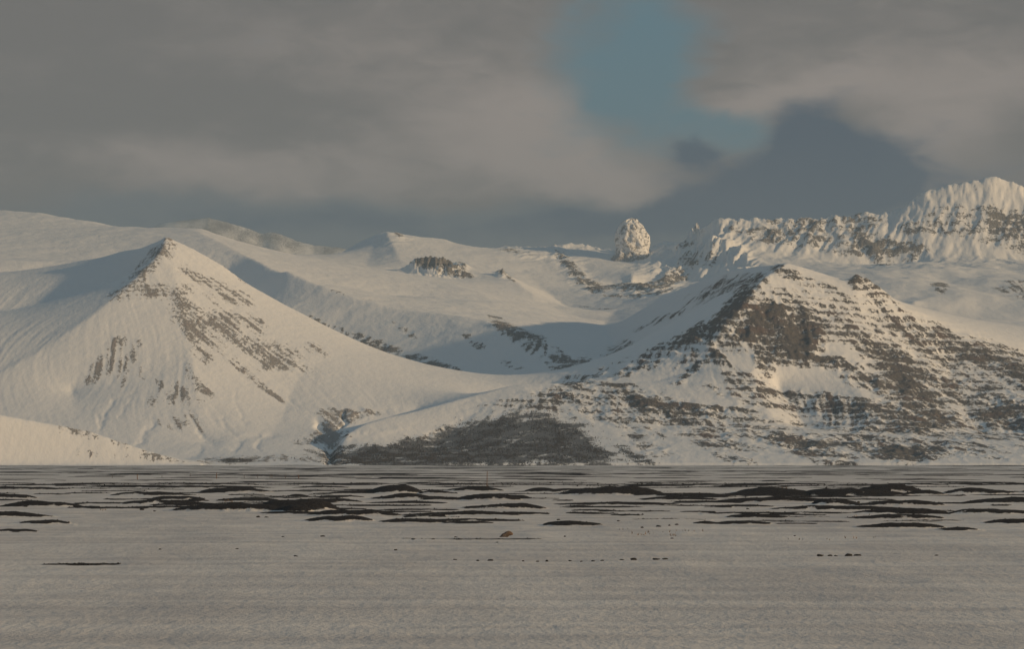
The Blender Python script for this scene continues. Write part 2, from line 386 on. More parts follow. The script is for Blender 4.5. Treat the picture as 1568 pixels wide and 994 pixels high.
def solve():
    cons = []
    for c in CURVES:
        c = np.array(c, float)
        seg = np.hypot(np.diff(c[:, 0]), np.diff(row_of(c[:, 2])) * 2)
        n = max(2, int(seg.sum() * 1.5))
        t = np.concatenate([[0], np.cumsum(seg)]); s = np.linspace(0, t[-1], n)
        px, py, D = (np.interp(s, t, c[:, k]) for k in range(3))
        cons.append(np.stack([(px - U0) / DU, row_of(D), EYE + (HY - py) / F * D], 1))
    cons = np.concatenate(cons)
    Z = None
    for lev in (32, 16, 8, 4, 2, 1):
        ci = np.arange(0, NC + lev - 1, lev); ri = np.arange(0, NR + lev - 1, lev)
        ncc, nrr = len(ci), len(ri)
        Dr = np.interp(ri, np.arange(NR), rows); 
        dD = np.gradient(Dr) ; dD[dD < 1] = 50
        dx = DU * lev * Dr / F
        wx = (1 / dx ** 2)[:, None]; wy = (1 / dD ** 2)[:, None] * 0.9
        cc = np.clip(np.rint(cons[:, 0] / lev).astype(int), 0, ncc - 1); rr = np.clip(np.rint(cons[:, 1] / lev).astype(int), 0, nrr - 1)
        sw = np.zeros((nrr, ncc)); sz = np.zeros((nrr, ncc))
        np.add.at(sw, (rr, cc), 1); np.add.at(sz, (rr, cc), cons[:, 2])
        mk = sw > 0; val = sz / np.maximum(sw, 1)
        if Z is None:
            Z = np.full((nrr, ncc), 150.0)
        else:
            r2 = np.clip(np.arange(nrr) * 0.5, 0, Z.shape[0] - 1); c2 = np.clip(np.arange(ncc) * 0.5, 0, Z.shape[1] - 1)
            r0 = np.floor(r2).astype(int); c0 = np.floor(c2).astype(int)
            r1 = np.minimum(r0 + 1, Z.shape[0] - 1); c1 = np.minimum(c0 + 1, Z.shape[1] - 1)
            fr = (r2 - r0)[:, None]; fc = (c2 - c0)[None]
            Z = (Z[np.ix_(r0, c0)] * (1 - fr) * (1 - fc) + Z[np.ix_(r1, c0)] * fr * (1 - fc) + Z[np.ix_(r0, c1)] * (1 - fr) * fc + Z[np.ix_(r1, c1)] * fr * fc)
        Z[mk] = val[mk]
        for it in range({32: 500, 16: 300, 8: 160, 4: 80, 2: 30, 1: 10}[lev]):
            P = np.pad(Z, 1, mode='edge')
            Zn = (wx * (P[1:-1, :-2] + P[1:-1, 2:]) + wy * (P[:-2, 1:-1] + P[2:, 1:-1])) / (2 * wx + 2 * wy)
            Zn[mk] = val[mk]
            Z = Zn
    return Z[:NR, :NC].astype(np.float32)
Z = solve()
def blur(A, n):
    for _ in range(n):
        P = np.pad(A, ((0, 0), (1, 1)), mode='edge'); A = 0.25 * P[:, :-2] + 0.5 * P[:, 1:-1] + 0.25 * P[:, 2:]
        P = np.pad(A, ((1, 1), (0, 0)), mode='edge'); A = 0.25 * P[:-2] + 0.5 * P[1:-1] + 0.25 * P[2:]
    return A
UU, DD = np.meshgrid(us.astype(np.float32), rows.astype(np.float32))
XX = (UU - CX) / F * DD
Z = blur(Z, 3)
Zs = blur(Z, 16)
def pyof(z): return HY - F * (z - EYE) / DD
PY = pyof(Z)
def paint(blobs, lo=None, hi=None):
    """union of soft ellipses (px, py, rx, ry, rot, value[, Dmin, Dmax]) laid on the slopes"""
    R = np.zeros_like(Z)
    for b in blobs:
        px, py, rx, ry, rot, v = b[:6]
        d0, d1 = (b[6], b[7]) if len(b) > 6 else (0, 99999)
        c, s = math.cos(math.radians(rot)), math.sin(math.radians(rot))
        m = max(rx, ry) * 2
        j0 = max(0, int((px - m - U0) / DU)); j1 = min(NC, int((px + m - U0) / DU) + 2)
        if j1 <= j0: continue
        i0, i1 = int(row_of(d0)), int(row_of(d1)) + 1
        u = UU[i0:i1, j0:j1] - px; w = PY[i0:i1, j0:j1] - py
        a = (u * c + w * s) / rx; e = (-u * s + w * c) / ry
        g = v * np.exp(-(a * a + e * e) ** 1.5)
        R[i0:i1, j0:j1] = R[i0:i1, j0:j1] + g * (1 - R[i0:i1, j0:j1])
    return R
W_ = (6330, 10000); A_ = (5500, 7000); B_ = (5500, 7000); C_ = (7000, 10000); E_ = (10500, 12500)
ROCK = [
 # pyramid (rot > 0 leans down to the right)
 (236, 392, 38, 14, -40, .60, *A_), (262, 372, 22, 9, 40, .40, *A_), (205, 432, 55, 16, -40, .50, *A_), (270, 400, 45, 16, 40, .36, *A_), (230, 448, 62, 12, -8, .55, *A_),
 (262, 447, 30, 16, 0, .60, *A_), (320, 432, 60, 8, 18, .48, *A_), (345, 455, 50, 7, 12, .40, *A_), (360, 412, 36, 10, 38, .42, *A_), (278, 478, 20, 34, -15, .66, *A_), (300, 500, 28, 20, 0, .42, *A_),
 (378, 492, 40, 12, 12, .58, *A_), (335, 485, 60, 16, 30, .34, *A_), (300, 550, 30, 40, 0, .34, *A_), (430, 548, 75, 14, 22, .46, *A_), (470, 528, 60, 10, 28, .36, *A_), (430, 560, 30, 7, 0, .40, *A_),
 (168, 545, 12, 40, 40, .52, *A_), (185, 560, 9, 28, 32, .58, *A_), (205, 545, 8, 26, 22, .56, *A_), (150, 570, 12, 28, 45, .58, *A_), (218, 570, 7, 22, 8, .60, *A_), (192, 585, 7, 20, 14, .55, *A_), (243, 583, 6, 18, -10, .66, *A_), (275, 596, 8, 16, -30, .58, *A_), (310, 592, 24, 8, 38, .40, *A_),
 (200, 560, 80, 50, 0, .24, *A_), (395, 585, 60, 6, 38, .42, *A_), (400, 530, 120, 50, 30, .26, *A_), (320, 460, 80, 50, 20, .28, *A_), (360, 705, 60, 7, 0, .55, *A_), (255, 655, 60, 20, -20, .36, *A_), (330, 668, 80, 20, 15, .36, *A_), (250, 610, 80, 20, 0, .3, *A_),
 (490, 672, 50, 10, -8, .42, *A_), (470, 700, 70, 9, 0, .42, *A_), (520, 638, 40, 10, 12, .55, *A_), (560, 634, 30, 6, 5, .62, *A_), (505, 660, 20, 22, 20, .85, *A_), (512, 700, 18, 22, 0, .8, *A_),
 (180, 676, 120, 12, 15, .46, 5200, 5700), (200, 700, 120, 7, 4, .5, 5200, 5700),
 # left bowl and grey slope
 (478, 490, 22, 9, 28, .50, *C_), (545, 520, 50, 9, 25, .42, *C_), (600, 540, 75, 12, 22, .58, *C_), (672, 560, 45, 9, 20, .62, *C_), (628, 512, 40, 6, 35, .35, *C_), (515, 447, 18, 5, 20, .55, 8000, 10000), (560, 459, 20, 3, 12, .4, 8000, 10000),
 (770, 500, 26, 9, 45, .45, 7600, 10000), (735, 530, 40, 9, 35, .35, *C_), (830, 535, 90, 14, 30, .50, *C_), (865, 562, 75, 16, 25, .56, *C_), (790, 560, 40, 10, 30, .40, *C_), (905, 560, 22, 10, 35, .60, *C_), (800, 512, 60, 8, 18, .42, *C_),
 # shaded valley wall
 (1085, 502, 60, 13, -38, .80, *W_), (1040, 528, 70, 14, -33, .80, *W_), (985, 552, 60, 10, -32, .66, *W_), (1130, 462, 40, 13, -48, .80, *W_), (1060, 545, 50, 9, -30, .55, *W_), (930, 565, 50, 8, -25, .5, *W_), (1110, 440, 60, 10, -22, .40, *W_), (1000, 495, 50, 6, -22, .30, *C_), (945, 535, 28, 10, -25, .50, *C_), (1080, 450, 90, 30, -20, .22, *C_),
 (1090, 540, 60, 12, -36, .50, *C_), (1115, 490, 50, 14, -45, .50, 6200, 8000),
 # outcrops and cliffs in the back
 (668, 409, 48, 11, 12, .68, 10600, 11100), (660, 404, 26, 8, 0, .72, 10600, 11100), (700, 418, 30, 9, 15, .6, 10600, 11100), (708, 408, 9, 4, 45, .6, *E_), (768, 419, 9, 5, 20, .75, 10500, 11500), (785, 430, 14, 3, 40, .45, 10300, 11500), (612, 360, 10, 6, 0, .5, *E_),
 (865, 400, 30, 9, 50, .52, *E_), (885, 425, 28, 10, 40, .70, *E_), (915, 442, 30, 8, 25, .60, *E_), (980, 442, 50, 8, 2, .66, *E_), (960, 455, 30, 4, 0, .5, *E_), (1010, 448, 30, 7, 10, .6, *E_), (900, 470, 45, 3, 5, .48, 9500, 12000), (800, 388, 50, 4, 10, .35, *E_),
 (1048, 412, 34, 12, -38, .52, *E_), (1030, 430, 26, 8, -10, .56, *E_), (1090, 395, 30, 12, -60, .34, *E_), (1055, 385, 14, 20, 20, .4, *E_), (1015, 395, 30, 14, -40, .3, *E_),
 (1135, 358, 50, 16, 12, .42, *E_), (1185, 362, 22, 22, 0, .46, *E_), (1240, 366, 40, 22, 5, .58, *E_), (1300, 368, 45, 26, 5, .66, *E_), (1345, 385, 40, 22, 5, .60, *E_), (1320, 340, 50, 12, 5, .48, *E_), (1395, 388, 28, 16, 0, .64, *E_), (1410, 355, 34, 10, 0, .46, *E_), (1250, 345, 30, 8, 0, .45, *E_), (1500, 340, 90, 30, 0, .5, *E_), (1590, 360, 80, 36, 0, .55, *E_),
 (1440, 440, 14, 12, 0, .66, 8500, 11500), (1600, 450, 80, 20, 10, .5, 8500, 11500),
 # right massif
 (1160, 440, 22, 16, -40, .62, *B_), (1200, 415, 40, 8, 20, .42, *B_), (1235, 432, 50, 8, 18, .42, *B_), (1310, 432, 14, 12, 20, .80, *B_), (1340, 450, 40, 14, 40, .56, *B_), (1160, 478, 36, 26, 10, .78, *B_), (1140, 512, 44, 26, -10, .92, *B_),
 (1200, 462, 44, 20, 10, .66, *B_), (1215, 500, 60, 40, 15, .72, *B_), (1230, 520, 34, 34, 0, .95, *B_), (1185, 540, 60, 16, 18, .76, *B_), (1255, 552, 46, 11, 8, .85, *B_), (1290, 480, 60, 30, 40, .60, *B_), (1340, 520, 70, 40, 40, .58, *B_), (1400, 510, 60, 26, 38, .62, *B_), (1420, 560, 70, 50, 20, .66, *B_),
 (1315, 575, 50, 18, 10, .70, *B_), (1390, 600, 70, 30, 10, .62, *B_), (1170, 560, 14, 26, -30, .72, *B_), (1290, 620, 60, 14, 12, .54, *B_), (1230, 606, 60, 9, 5, .60, *B_), (1160, 595, 50, 9, 12, .45, *B_), (1220, 625, 60, 7, 5, .60, *B_), (1110, 600, 70, 12, 14, .40, *B_),
 (1060, 568, 52, 7, -38, .66, *B_), (1100, 548, 24, 9, 45, .55, *B_), (1130, 575, 40, 12, 20, .45, *B_), (1090, 626, 60, 5, 4, .52, *B_), (1200, 660, 130, 26, 12, .40, *B_), (1330, 655, 110, 32, 10, .48, *B_), (1420, 640, 60, 30, 5, .52, *B_), (1240, 690, 120, 18, 20, .52, *B_), (1370, 695, 70, 18, 14, .85, *B_),
 (1080, 660, 130, 30, 25, .44, *B_), (870, 606, 60, 9, 6, .56, *B_), (866, 610, 14, 6, 0, .6, *B_), (960, 606, 90, 14, 14, .42, *B_), (1000, 628, 50, 8, 25, .50, *B_), (900, 592, 60, 3, 0, .4, *B_), (960, 650, 120, 26, 35, .38, *B_), (780, 625, 70, 16, 0, .40, *B_), (1100, 690, 100, 16, 30, .5, *B_), (900, 625, 90, 20, 10, .20, *B_), (1040, 640, 90, 30, 20, .26, *B_), (1190, 480, 80, 40, 10, .45, *B_), (1400, 560, 90, 60, 15, .40, *B_),
 (1540, 620, 110, 70, 15, .62, *B_), (1640, 660, 80, 50, 0, .6, *B_), (1560, 570, 90, 26, 25, .6, *B_), (1480, 690, 90, 20, 0, .4, *B_),
 (660, 665, 30, 5, -20, .5, *B_), (690, 652, 30, 5, -25, .45, *B_), (570, 662, 60, 8, -10, .22, *B_),
]
SCRUB = [
 (770, 690, 100, 40, 4, .85, *B_), (860, 678, 66, 36, 24, .85, *B_), (900, 700, 55, 16, 12, .7, *B_), (640, 692, 80, 22, -6, .95, *B_), (570, 698, 60, 18, 0, .9, *B_), (700, 680, 60, 18, -15, .5, *B_),
 (745, 655, 66, 13, 0, .52, *B_), (800, 650, 70, 14, 4, .48, *B_), (690, 700, 90, 14, 0, .7, *B_), (960, 690, 40, 8, 35, .42, *B_), (975, 678, 28, 7, 38, .5, *B_), (1010, 665, 20, 5, 40, .42, *B_), (985, 704, 26, 7, 20, .4, *B_),
 (480, 700, 40, 12, 0, .42, *A_), (470, 674, 30, 7, 0, .38, *A_), (360, 706, 26, 5, 0, .8, *A_), (820, 632, 60, 10, 8, .22, *B_),
 (700, 688, 14, 12, 30, -.9, *B_), (727, 700, 20, 5, 30, -.6, *B_), (655, 684, 20, 4, 6, -.5, *B_),
]
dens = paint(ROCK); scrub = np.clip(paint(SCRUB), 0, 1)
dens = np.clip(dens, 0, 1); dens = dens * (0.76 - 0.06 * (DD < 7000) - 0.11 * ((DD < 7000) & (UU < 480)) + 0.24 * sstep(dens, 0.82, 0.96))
far = sstep(DD, 10200, 11200)
lf = fbm(XX / 190, DD / 260, 3, 19, 0.6); lf = (lf - lf.mean()) / lf.std()
dens = np.clip(dens * (1 + 0.28 * np.clip(lf, -1.6, 1.2) * (dens < 0.75)), 0, 1)
nearB = ((UU > 520) & (DD < 7000)).astype(np.float32)
coneA = ((UU < 800) & (DD < 6950) & (UU < 520 + 0.25 * (DD - 5560))).astype(np.float32)
# ledges: harder beds stand out as steps in the hillside
zb = Z + 10 * fbm(XX / 260, DD / 260, 3, 11) + 0.05 * XX * nearB
P1 = np.where(far > .5, 30.0, np.where(coneA > .5, 9.0, np.where(DD > 7100, 26.0, 14.0)))
ph = 2 * np.pi * (zb / P1 + 0.9 * fbm(XX / 500 + 3, DD / 500, 2, 15))
ledge = np.cos(ph) + 0.5 * np.cos(2.7 * ph + 1)
plainA = coneA * np.maximum(0.8 * sstep(PY, 450, 500), sstep(PY, 505, 530) * (UU < 330))      # no beds in the scree streaks
ledge = ledge * (1 - plainA)
lam = (1 - plainA) * np.clip(dens * 1.6, 0, 1) * (1 - 0.6 * coneA)
Z2 = Z + lam * 0.55 * P1 / (2 * np.pi) * (np.sin(ph) + 0.18 * np.sin(2.7 * ph + 1))
# broken relief in the rocky parts; long ribs on the far walls
rl = ridged(XX / 55, DD / 120, 4, 21, 0.55)
rl2 = ridged(XX / 100 + DD / 260, DD / 300, 6, 31, 0.52)
br = blur(dens, 5)
Z2 += (1 - far) * br * (9.0 * (rl - 1.0)) * (0.45 + 0.55 * nearB) * (1 - 0.2 * coneA)
wall = sstep(UU, 985, 1040) * far * sstep(DD, 10900, 11300)
Z2 += far * (br * 20 * (rl2 - 1.1)) 
fade_c = 1 - sstep(DD, 11990, 12100)
Z2 += wall * (9 * (ridged(XX / 75 + DD / 300, DD / 420, 5, 41, 0.5) - 1.0)) * (0.3 + 0.7 * br)
# jagged outcrop
jag = paint([(662, 410, 44, 16, 10, 1.0, 10600, 11050), (768, 419, 8, 6, 0, .8, 10600, 11300), (705, 408, 14, 6, 0, .6, 10600, 11300)])
Z2 += jag * 19 * np.clip(ridged(XX / 26 + DD / 90, DD / 40, 4, 51, 0.6) - 0.7, -0.1, 2)
rough = paint([(1045, 400, 60, 36, -30, 1.0, *E_), (1090, 395, 60, 30, -40, 1.0, *E_), (1130, 365, 70, 22, 10, .8, *E_), (1010, 400, 40, 26, -30, .6, *E_), (880, 415, 50, 20, 45, .6, *E_),
               (1000, 447, 70, 14, 0, .6, *E_), (1250, 362, 120, 34, 5, 1.0, *E_), (1380, 365, 80, 40, 0, 1.0, *E_), (600, 365, 30, 12, 0, .3, *E_), (820, 392, 60, 14, 10, .4, *E_), (1500, 340, 120, 60, 0, .8, *E_)])
Z2 += rough * 12 * (ridged(XX / 95 - DD / 260, DD / 260, 6, 45, 0.52) - 0.9)
crest = np.exp(-((DD - 12000) / 110) ** 2) * sstep(UU, 1055, 1080)
Z2 += crest * 6.5 * fbm(XX / 26, DD / 60, 5, 47, 0.7)
# teeth of rock along the skyline
tooth = np.clip(ridged(XX / 46 + 0.7, DD / 90, 4, 43, 0.55) - 0.95, 0, 2) ** 1.3
Z2 += tooth * (7 * np.exp(-((DD - 12020) / 75) ** 2) * sstep(UU, 1050, 1090) + 8 * np.exp(-((DD - 12235) / 60) ** 2) * sstep(UU, 755, 790) * (1 - sstep(UU, 1010, 1050)))
arete = paint([(1066, 372, 14, 30, -14, 1.0, *E_), (1035, 405, 12, 34, 30, .9, *E_), (1100, 385, 22, 30, 25, 1.0, *E_), (1130, 398, 30, 22, 40, .8, *E_), (1012, 392, 20, 20, 30, .6, *E_)])
Z2 += 13 * fbm(XX / 240, DD / 420, 3, 53) * sstep(UU, 1150, 1230) * sstep(DD, 9000, 9600) * (1 - sstep(DD, 11350, 11600))
Z2 += arete * 22 * np.clip(ridged(XX / 44 - DD / 160, DD / 190, 4, 49, 0.55) - 0.85, -0.2, 2)
# gullies and rolls on the snow slopes, running down the fall line
gx = np.gradient(Zs, axis=1) / (DU * DD / F); gy = np.gradient(Zs, axis=0) / np.gradient(rows)[:, None]
gl = np.sqrt(gx * gx + gy * gy) + 1e-4
vx, vy = -gx / gl, -gy / gl
bias = nearB * sstep(UU, 820, 900)
vx = vx + 1.1 * bias * 0.52; vy = vy - 1.1 * bias * 0.85
vl = np.sqrt(vx * vx + vy * vy) + 1e-4; vx /= vl; vy /= vl
dcol = (vx / (DU * DD / F)).astype(np.float32); drow = (vy / np.gradient(rows)[:, None]).astype(np.float32)
II, JJ = np.meshgrid(np.arange(NR, dtype=np.float32), np.arange(NC, dtype=np.float32), indexing='ij')
def lic(noise, L, n):
    acc = noise.copy()
    for sgn in (1, -1):
        i, j = II.copy(), JJ.copy()
        for k in range(n):
            a = np.clip(i, 0, NR - 1).astype(np.int32); b = np.clip(j, 0, NC - 1).astype(np.int32)
            i += sgn * L * drow[a, b]; j += sgn * L * dcol[a, b]
            a = np.clip(np.rint(i), 0, NR - 1).astype(np.int32); b = np.clip(np.rint(j), 0, NC - 1).astype(np.int32)
            acc += noise[a, b]
    return acc / (2 * n + 1)
def norm(a): return (a - a.mean()) / (a.std() + 1e-6)
rngn = np.random.RandomState(5)
wn = blur(rngn.randn(NR, NC).astype(np.float32), 1)
streak = norm(lic(wn, 7.0, 11))
gn = perlin(XX / 38, DD / 38, 61) + 0.6 * perlin(XX / 17, DD / 17, 62)
gul = norm(lic(gn.astype(np.float32), 16.0, 14))
slope = np.clip(gl, 0, 1.2)
gz = sstep(slope, 0.12, 0.4)
Z2 -= gz * (1 - dens) * np.abs(gul) * np.where(DD > 7400, 1.1, 0.55) * sstep(DD, 5740, 5900) * sstep(fbm(XX / 230, DD / 300, 3, 65), -0.35, 0.5)
Z2 += (1 - far) * gz * (0.16 * streak) * sstep(DD, 5740, 5900) + 0.9 * fbm(XX / 90, DD / 140, 4, 71) * (0.6 + 2.2 * sstep(DD, 7000, 9000))
Z2 += 3.5 * fbm(XX / 330, DD / 420, 3, 75) * sstep(DD, 5700, 6100)
# carved stream beds: (points px, py, D-range chosen by the surface), width, depth
def carve(pts, width, depth, dmin, dmax):
    global Z2
    pts = np.array(pts, float)
    i0, i1 = int(row_of(dmin)), int(row_of(dmax)) + 1
    j0 = max(0, int((pts[:, 0].min() - 40 - U0) / DU)); j1 = min(NC, int((pts[:, 0].max() + 40 - U0) / DU))
    px, py = UU[i0:i1, j0:j1] + 9 * fbm(UU[i0:i1, j0:j1] / 22, PY[i0:i1, j0:j1] / 14, 3, 91), PY[i0:i1, j0:j1]
    best = np.full(px.shape, 1e9)
    for a, b in zip(pts[:-1], pts[1:]):
        d = b - a; L2 = (d ** 2).sum()
        t = np.clip(((px - a[0]) * d[0] + (py - a[1]) * d[1]) / L2, 0, 1)
        best = np.minimum(best, np.hypot(px - a[0] - t * d[0], py - a[1] - t * d[1]))
    Z2[i0:i1, j0:j1] -= depth * np.exp(-(best / width) ** 2)
for pts, w, dp in [
    ([(150, 640), (152, 655), (160, 640), (172, 615)], 4, 7), ([(185, 640), (195, 620), (205, 600)], 3, 3), ([(213, 678), (222, 668), (230, 650)], 5, 8),
    ([(265, 705), (290, 700), (306, 690)], 6, 7), ([(305, 660), (312, 668), (330, 680)], 4, 6), ([(285, 625), (297, 645), (310, 668)], 3, 3), ([(340, 640), (345, 655), (362, 668)], 3, 4),
    ([(356, 688), (370, 672), (395, 668)], 4, 7), ([(393, 685), (402, 672), (415, 668)], 4, 7), ([(360, 600), (362, 620), (375, 650)], 3, 3), ([(320, 635), (335, 655), (342, 660)], 3, 3),
    ([(440, 605), (452, 625)], 3, 3), ([(525, 634), (528, 648), (515, 660)], 4, 9), ([(488, 650), (500, 662), (508, 680), (506, 712)], 8, 14), ([(560, 634), (590, 632)], 3, 5)]:
    carve(pts, w * (0.8 if dp > 8 else 1.1), dp * (0.5 if dp > 8 else 0.2), 5560, 6750)
# stone shows on ledge risers, in fall-line streaks and in patches
bl = norm(fbm(XX / 45, DD / 90, 5, 81, 0.6))
bl2 = norm(fbm(XX / 16, DD / 30, 4, 85, 0.65))
led = ledge / 0.8
gate = sstep(dens, 0.04, 0.25)
w_led = 0.16 * nearB + 0.09 * coneA + 0.10 * (1 - nearB) * (1 - coneA)
w_str = (0.17 + 0.06 * coneA) * (1 - far)
scrub = np.clip(scrub + (scrub > 0.06) * (0.08 * streak + 0.10 * norm(fbm(XX / 70, DD / 110, 4, 89, 0.6)) - 0.03), 0, 1) * sstep(scrub, 0.03, 0.15)
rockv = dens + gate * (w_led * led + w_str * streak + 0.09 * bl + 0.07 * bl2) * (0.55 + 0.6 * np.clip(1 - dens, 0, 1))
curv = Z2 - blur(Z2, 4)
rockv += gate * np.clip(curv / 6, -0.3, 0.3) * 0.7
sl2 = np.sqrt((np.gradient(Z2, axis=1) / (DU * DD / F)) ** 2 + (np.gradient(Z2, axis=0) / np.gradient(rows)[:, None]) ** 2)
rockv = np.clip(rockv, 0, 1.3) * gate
rockv = np.maximum(rockv, np.clip(0.5 * sstep(sl2, 1.15, 2.2) * sstep(DD, 5800, 6000) + 0.08 * bl * (sl2 > 1.2), 0, 0.6) * (DD < 12350))
Z2 = np.where(DD < 5540, np.minimum(Z2, (DD - 5260) * 0.02 - 6 + 60 * (UU < 310) * sstep(DD, 5450, 5560)), Z2)
verts = np.stack([XX, DD, Z2], -1).reshape(-1, 3)
Q = grid_quads(NR, NC)
rmid = 0.5 * (rows[:-1] + rows[1:])[:, None] + 0 * us[None, :-1]; umid = us[None, :-1] + 1.0 + 0 * rmid
rav = np.interp(rmid, [5560, 5800, 5930, 6020, 6100, 6220, 6400, 6600, 6850, 7000], [502, 508, 520, 545, 590, 640, 740, 820, 850, 870])
backA = np.interp(umid, [-110, 100, 255, 300, 380, 500, 620, 720, 870], [7550, 7500, 7400, 7350, 7350, 7300, 7150, 7000, 6950])
vwall = np.interp(rmid, [6800, 7050, 7350, 7700, 8000, 9000, 10000, 11000, 12000, 13600], [850, 870, 900, 925, 938, 930, 935, 965, 967, 967])
rid = np.full(rmid.shape, 3)
rid[(umid < vwall) & (rmid >= 6800)] = 4                         # left half of the back country
rid[(rmid > 9800) & (umid >= vwall)] = 5                          # back wall
rid[(umid >= rav) & (rmid < 7500) & (umid > 500)] = 2
rid[(umid < rav) & (rmid < backA) & (umid < 870)] = 1
rid[(umid < 305) & (rmid < 5712)] = 0
def sub_mesh(name, ids, mat, label):
    m = np.isin(rid, ids)
    q = Q[m]
    used = np.unique(q); remap = np.zeros(NR * NC, np.int32); remap[used] = np.arange(len(used))
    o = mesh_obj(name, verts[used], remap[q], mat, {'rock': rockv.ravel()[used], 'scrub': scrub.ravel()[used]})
    return tag(o, label, kind='structure')
sub_mesh('foothill', [0], MAT_CONE, 'low snowy slope running down to the plain at the far left')
sub_mesh('mountain', [1], MAT_CONE, 'pyramid shaped snowy mountain with rock bands on the left')
sub_mesh('mountain', [2], MAT_NEAR, 'rugged dark rocky massif with snow ledges on the right')
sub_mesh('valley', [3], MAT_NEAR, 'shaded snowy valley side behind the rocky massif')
sub_mesh('mountain_range', [4], MAT_FAR, 'smooth snow covered ridges and bowl behind the pyramid mountain')
sub_mesh('mountain_range', [5], MAT_FAR, 'long jagged rock wall under the back ridge on the right')

MAT_CRAG = rock_snow_material('snow_plastered_rock', 1.4, dust=0.45, red=0.1, rock_a=(0.09, 0.085, 0.085), rock_b=(0.19, 0.165, 0.15))
# far, fading mountains behind the left ridge
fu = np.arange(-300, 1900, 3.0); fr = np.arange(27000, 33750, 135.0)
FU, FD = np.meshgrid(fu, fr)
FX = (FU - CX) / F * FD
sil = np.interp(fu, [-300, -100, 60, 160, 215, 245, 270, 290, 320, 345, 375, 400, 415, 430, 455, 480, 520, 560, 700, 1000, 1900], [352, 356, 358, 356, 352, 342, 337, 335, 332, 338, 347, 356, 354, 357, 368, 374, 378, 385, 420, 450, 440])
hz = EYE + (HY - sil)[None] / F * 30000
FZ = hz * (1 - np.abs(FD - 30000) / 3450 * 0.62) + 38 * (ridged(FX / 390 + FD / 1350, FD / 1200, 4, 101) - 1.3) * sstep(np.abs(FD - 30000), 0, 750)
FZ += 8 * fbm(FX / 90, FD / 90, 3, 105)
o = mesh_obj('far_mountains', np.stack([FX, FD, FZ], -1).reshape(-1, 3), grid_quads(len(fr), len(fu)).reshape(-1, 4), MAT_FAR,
             {'rock': np.clip(0.46 + 0.12 * norm(fbm(FX / 200, FD / 300, 4, 107)), 0, 1) * 0.88, 'scrub': 0 * FZ})  # some real stone, raised so its darker tone stands in for cloud shade
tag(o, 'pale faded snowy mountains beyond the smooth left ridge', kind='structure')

# ------------------------------------------------------------------ plain
def terrain_height_fn(u, D):
    j = np.clip((u - U0) / DU, 0, NC - 1.001); i = np.clip(row_of(D), 0, NR - 1.001)
    i0 = i.astype(int); j0 = j.astype(int); fi = i - i0; fj = j - j0
    return Z2[i0, j0] * (1 - fi) * (1 - fj) + Z2[i0 + 1, j0] * fi * (1 - fj) + Z2[i0, j0 + 1] * (1 - fi) * fj + Z2[i0 + 1, j0 + 1] * fi * fj
# (x0, x1, top row, base row) of the gravel banks as they stand in the plain
BANKS = [
 (120, 340, 744, 747.5), (215, 430, 744, 748.5), (300, 420, 746.5, 755), (115, 215, 751.5, 753.5), (165, 312, 753.5, 760), (230, 320, 760, 765.5), (100, 165, 776, 779), (130, 235, 777, 780),
 (180, 330, 766, 773), (225, 350, 771, 775.5), (258, 515, 771.5, 783.5), (380, 520, 764, 782), (330, 430, 762.5, 767), (285, 316, 763, 768),
 (440, 540, 744, 748), (405, 480, 751, 754), (500, 660, 751, 755.5), (560, 650, 744.5, 756.5), (640, 705, 751.5, 757), (680, 775, 746, 753), (480, 560, 759, 762.5), (440, 475, 757.5, 761), (560, 670, 756.5, 765.5), (640, 720, 762, 767), (695, 800, 756.5, 767.5),
 (440, 560, 763.5, 770), (550, 690, 768.5, 772), (692, 840, 771.5, 780.5), (465, 620, 781, 791), (600, 800, 784, 791), (460, 575, 790, 799.5), (575, 690, 795, 801.5), (675, 765, 799.5, 803), (425, 480, 774, 785),
 (780, 1045, 749, 755), (845, 1020, 745.5, 759), (800, 870, 748, 754), (755, 815, 758, 764.5), (825, 1045, 769.5, 774), (750, 850, 784.5, 789), (828, 932, 799, 806.5), (970, 1110, 761.5, 767), (930, 985, 788.5, 791.5), (1060, 1105, 800, 803.5),
 (865, 910, 785, 787.5), (1000, 1140, 757, 761), (610, 845, 826, 827.2),
 (1095, 1260, 751, 759.5), (1125, 1245, 746.5, 756), (1220, 1400, 748, 760), (1300, 1420, 743, 756), (1380, 1450, 751, 758.5), (1090, 1300, 762, 770), (1240, 1320, 764, 774), (1290, 1450, 767, 775.5), (1170, 1420, 775, 782), (1300, 1460, 778.5, 787.5), (1090, 1190, 773.5, 777.5),
 (1110, 1215, 788.5, 793.5), (1285, 1450, 789.5, 795.5), (1090, 1185, 798.5, 804), (1185, 1255, 800.5, 803), (1300, 1450, 802.5, 809.5), (1185, 1420, 742.5, 745.5), (1100, 1200, 741, 744.5), (1370, 1440, 740, 744), (1160, 1240, 787.5, 790),
 # beyond the frame on both sides of the photograph, much the same
 (-40, 120, 745, 751), (-90, 60, 756, 764), (0, 130, 768, 777), (-60, 90, 784, 793), (20, 110, 798, 803), (1440, 1560, 748, 757), (1470, 1650, 762, 771), (1450, 1600, 779, 788), (1500, 1640, 795, 803), (1560, 1680, 746, 755), (1430, 1500, 809, 813), (-20, 60, 812, 816),
 (60, 190, 865.2, 866.6),
]
prow = np.concatenate([np.arange(1040, 812, -0.8), np.arange(812, 736, -0.42), [HY + EYE * F / d for d in np.geomspace(635, 5600, 190)]])
gD = EYE * F / (prow - HY)
gD = np.concatenate([gD, [5900, 6600, 8000, 11000, 16000, 24000, 40000]])
gD = np.concatenate([[-3000, -300, 10, 35], gD[gD > 40]])
gD = np.sort(gD)
gu = np.concatenate([[-30000, -9000, -3000, -1200, -500], np.arange(-110, 1681, 2.5), [2100, 2800, 4600, 10600, 31600]])
